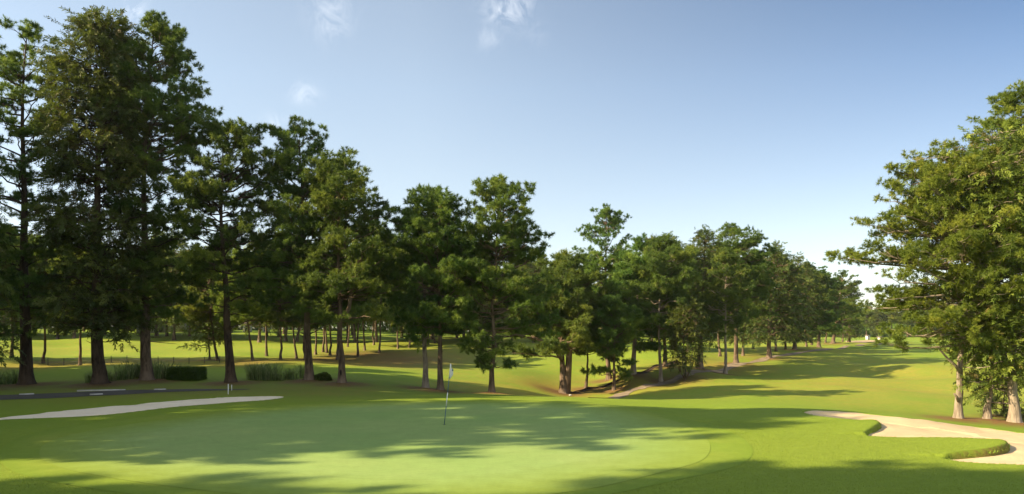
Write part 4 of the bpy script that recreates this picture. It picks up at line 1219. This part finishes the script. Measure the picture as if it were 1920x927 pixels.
# far buildings glimpsed between the trunks
def building(name, px, py, w, d, h, wall, label, rz=0.0, nwin=3, Y=None, cat='building'):
    X, Y_, Z = hit(px, py)
    if Y: X, Y_ = (px - CX) * Y / F, Y
    root = empty(name, (X, Y_, Z0(X, Y_)), label, cat, None, rz)
    b_ = MB(); b_.box((0, 0, h / 2 - .2), (w, d, h + .4)); b_.build('wall', M[wall], root)
    rv = [(-w / 2 - .3, -d / 2 - .3, h + .003), (w / 2 + .3, -d / 2 - .3, h + .003), (w / 2 + .3, d / 2 + .3, h + .003), (-w / 2 - .3, d / 2 + .3, h + .003), (-w / 2 - .3, 0, h + d * .22), (w / 2 + .3, 0, h + d * .22)]
    mesh_obj('roof', rv, [[(0, 1, 5, 4), (2, 3, 4, 5), (3, 2, 1, 0)], [(0, 4, 3), (1, 2, 5)]], M['roof'], root)
    for i in range(nwin):
        x = -w / 2 + w * (i + .5) / nwin
        if i == nwin // 2:
            b_ = MB(); b_.box((x, -d / 2 - .02, min(1.0, h * .42)), (min(.9, w * .3), .08, min(2.0, h * .84))); b_.build('door', M['wood_dark'], root)
        else:
            b_ = MB(); b_.box((x, -d / 2 - .02, h * .58), (min(1.1, w / nwin * .6), .07, h * .38)); wn = b_.build('window', M['white_wall'], root)
            b_ = MB(); b_.box((x, -d / 2 - .05, h * .58), (min(.95, w / nwin * .5), .05, h * .31)); b_.build('pane', M['glass'], wn)
    return root


building('grey_building', 312, 626, 9, 6, 2.9, 'grey_wall', 'grey low building glimpsed between trunks left of the young conifer', 0, 5, 150)
building('white_shed', 464, 626, 1.4, 1.4, 1.6, 'white_wall', 'small white shed glimpsed behind the curved leaning pine', 0, 1, 158, 'shed')
building('white_shed', 499, 626, 1.1, 1.2, 1.5, 'white_wall', 'small white shed glimpsed beside the pale slim pine', 0, 1, 158, 'shed')
building('white_shed', 1627, 634, 1.0, 1.0, 1.3, 'white_wall', 'tiny upright white hut under the hazy trees of the right fairway', 0, 1, 240, 'shed')
building('white_shed', 1651, 635, 1.4, 1.1, .75, 'white_wall', 'low white hut right of the tiny upright one, far away', 0, 1, 240, 'shed')

# ------------------------------------------------------------------ sky, sun, camera
w = bpy.data.worlds.new('World'); scene.world = w; w.use_nodes = True
nt = w.node_tree; nt.nodes.clear()
wo = nt.nodes.new('ShaderNodeOutputWorld'); bg = nt.nodes.new('ShaderNodeBackground'); sky = nt.nodes.new('ShaderNodeTexSky')
sky.sky_type = 'NISHITA'; sky.sun_disc = False
sky.sun_elevation = R(SUN_EL); sky.sun_rotation = SKY['rs'] * math.atan2(SUN_DIR[0], SUN_DIR[1]); sky.altitude = 1500
sky.air_density = SKY['air']; sky.dust_density = SKY['dust']; sky.ozone_density = SKY['ozone']
bg.inputs['Strength'].default_value = SKY['strength']
tc = nt.nodes.new('ShaderNodeTexCoord')
sep = nt.nodes.new('ShaderNodeSeparateXYZ'); nt.links.new(tc.outputs['Generated'], sep.inputs[0])
u = math_node(nt, 'DIVIDE', sep.outputs[0], math_node(nt, 'MAXIMUM', sep.outputs[1], .05))
v = math_node(nt, 'DIVIDE', sep.outputs[2], math_node(nt, 'MAXIMUM', sep.outputs[1], .05))
cb = nt.nodes.new('ShaderNodeCombineXYZ'); nt.links.new(u, cb.inputs[0]); nt.links.new(v, cb.inputs[1])
mask = None
for px, py, rx, ry, a in CLOUDS:
    du = math_node(nt, 'MULTIPLY', math_node(nt, 'SUBTRACT', u, (px - CX) / F), F / rx)
    dv = math_node(nt, 'MULTIPLY', math_node(nt, 'SUBTRACT', v, (HY - py) / F), F / ry)
    r2 = math_node(nt, 'ADD', math_node(nt, 'MULTIPLY', du, du), math_node(nt, 'MULTIPLY', dv, dv))
    g = math_node(nt, 'MULTIPLY', math_node(nt, 'POWER', 2.718, math_node(nt, 'MULTIPLY', r2, -1.0)), a)
    mask = g if mask is None else math_node(nt, 'MAXIMUM', mask, g)
nz = noise_node(nt, cb.outputs[0], 34, 8, .66, (1, .7, 1), 1.1)
nz = math_node(nt, 'MULTIPLY', math_node(nt, 'SUBTRACT', nz, .42), 3.4, clamp=True)
cm = math_node(nt, 'MULTIPLY', mask, nz, clamp=True)
hs = nt.nodes.new('ShaderNodeHueSaturation'); hs.inputs['Saturation'].default_value = SKY['sat']
nt.links.new(sky.outputs[0], hs.inputs['Color'])
# the air is hazier and paler on the sunny side, deeper blue away from it
az = math_node(nt, 'MULTIPLY_ADD', sep.outputs[0], 1.0, .12, clamp=True)
hi = math_node(nt, 'MULTIPLY', az, math_node(nt, 'MULTIPLY_ADD', sep.outputs[2], 2.2, -.05, clamp=True), clamp=True)
hsc = mix(nt, 1.0, hs.outputs[0], mix(nt, math_node(nt, 'MULTIPLY', sep.outputs[2], 3.2, clamp=True), (.94, .855, .735), (1.05, 1.075, 1.01)), 'MULTIPLY')
deep = mix(nt, 1.0, hsc, (.22, .36, .56), 'MULTIPLY')
skyc = mix(nt, math_node(nt, 'MULTIPLY', hi, 1.7, clamp=True), hsc, deep)
# broken cloud added out of view, overhead and behind the camera, as fill light
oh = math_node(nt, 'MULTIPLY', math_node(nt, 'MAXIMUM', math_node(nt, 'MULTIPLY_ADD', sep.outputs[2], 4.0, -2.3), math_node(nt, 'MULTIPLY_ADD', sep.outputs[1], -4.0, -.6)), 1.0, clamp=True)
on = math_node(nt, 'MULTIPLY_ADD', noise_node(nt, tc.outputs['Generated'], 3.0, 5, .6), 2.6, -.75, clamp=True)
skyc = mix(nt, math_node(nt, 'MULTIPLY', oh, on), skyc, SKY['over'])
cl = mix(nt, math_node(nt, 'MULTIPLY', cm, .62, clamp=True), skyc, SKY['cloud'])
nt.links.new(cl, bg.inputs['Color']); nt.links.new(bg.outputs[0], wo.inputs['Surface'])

# thin afternoon haze
m, nt, out = new_mat('haze_air')
pv = nt.nodes.new('ShaderNodeVolumePrincipled'); pv.inputs['Color'].default_value = (.86, .90, .94, 1); pv.inputs['Density'].default_value = HAZE
pv.inputs['Anisotropy'].default_value = .2
nt.links.new(pv.outputs[0], out.inputs['Volume'])
zlo, zhi = float(ZG.min()) - 1.0, 45.0
if HAZE > 0:
    b_ = MB(); b_.box((0, 715, (zlo + zhi) / 2), (1840, 1620, zhi - zlo)); tag(b_.build('haze', m), kind='stuff')
scene.cycles.volume_bounces = 0

sd_ = bpy.data.lights.new('sun', 'SUN'); sd_.energy = SUN_E; sd_.angle = R(.53); sd_.color = SUN_C
so = bpy.data.objects.new('sun', sd_); COL.objects.link(so)
hx = math.hypot(*SUN_DIR)
dvec = Vector((SUN_DIR[0] / hx * math.cos(R(SUN_EL)), SUN_DIR[1] / hx * math.cos(R(SUN_EL)), math.sin(R(SUN_EL))))
so.rotation_euler = dvec.to_track_quat('Z', 'Y').to_euler(); so.location = (-30, 0, 40)

cam = bpy.data.cameras.new('camera'); cam.sensor_width = 36; cam.lens = 36 * F / 1920; cam.clip_end = 5000; cam.clip_start = .1
cam.shift_y = (HY - 463.5) / 1920
co = bpy.data.objects.new('camera', cam); COL.objects.link(co); co.location = (0, 0, CAM_H); co.rotation_euler = (R(90), 0, 0)
scene.camera = co

scene.render.engine = 'CYCLES'
scene.cycles.use_denoising = True
scene.cycles.max_bounces = 8; scene.cycles.diffuse_bounces = 5; scene.cycles.glossy_bounces = 1; scene.cycles.transmission_bounces = 3
scene.view_settings.view_transform = 'Standard'; scene.view_settings.look = 'None'
scene.view_settings.gamma = 1; scene.view_settings.use_curve_mapping = False
scene.view_settings.exposure = EXPOSURE
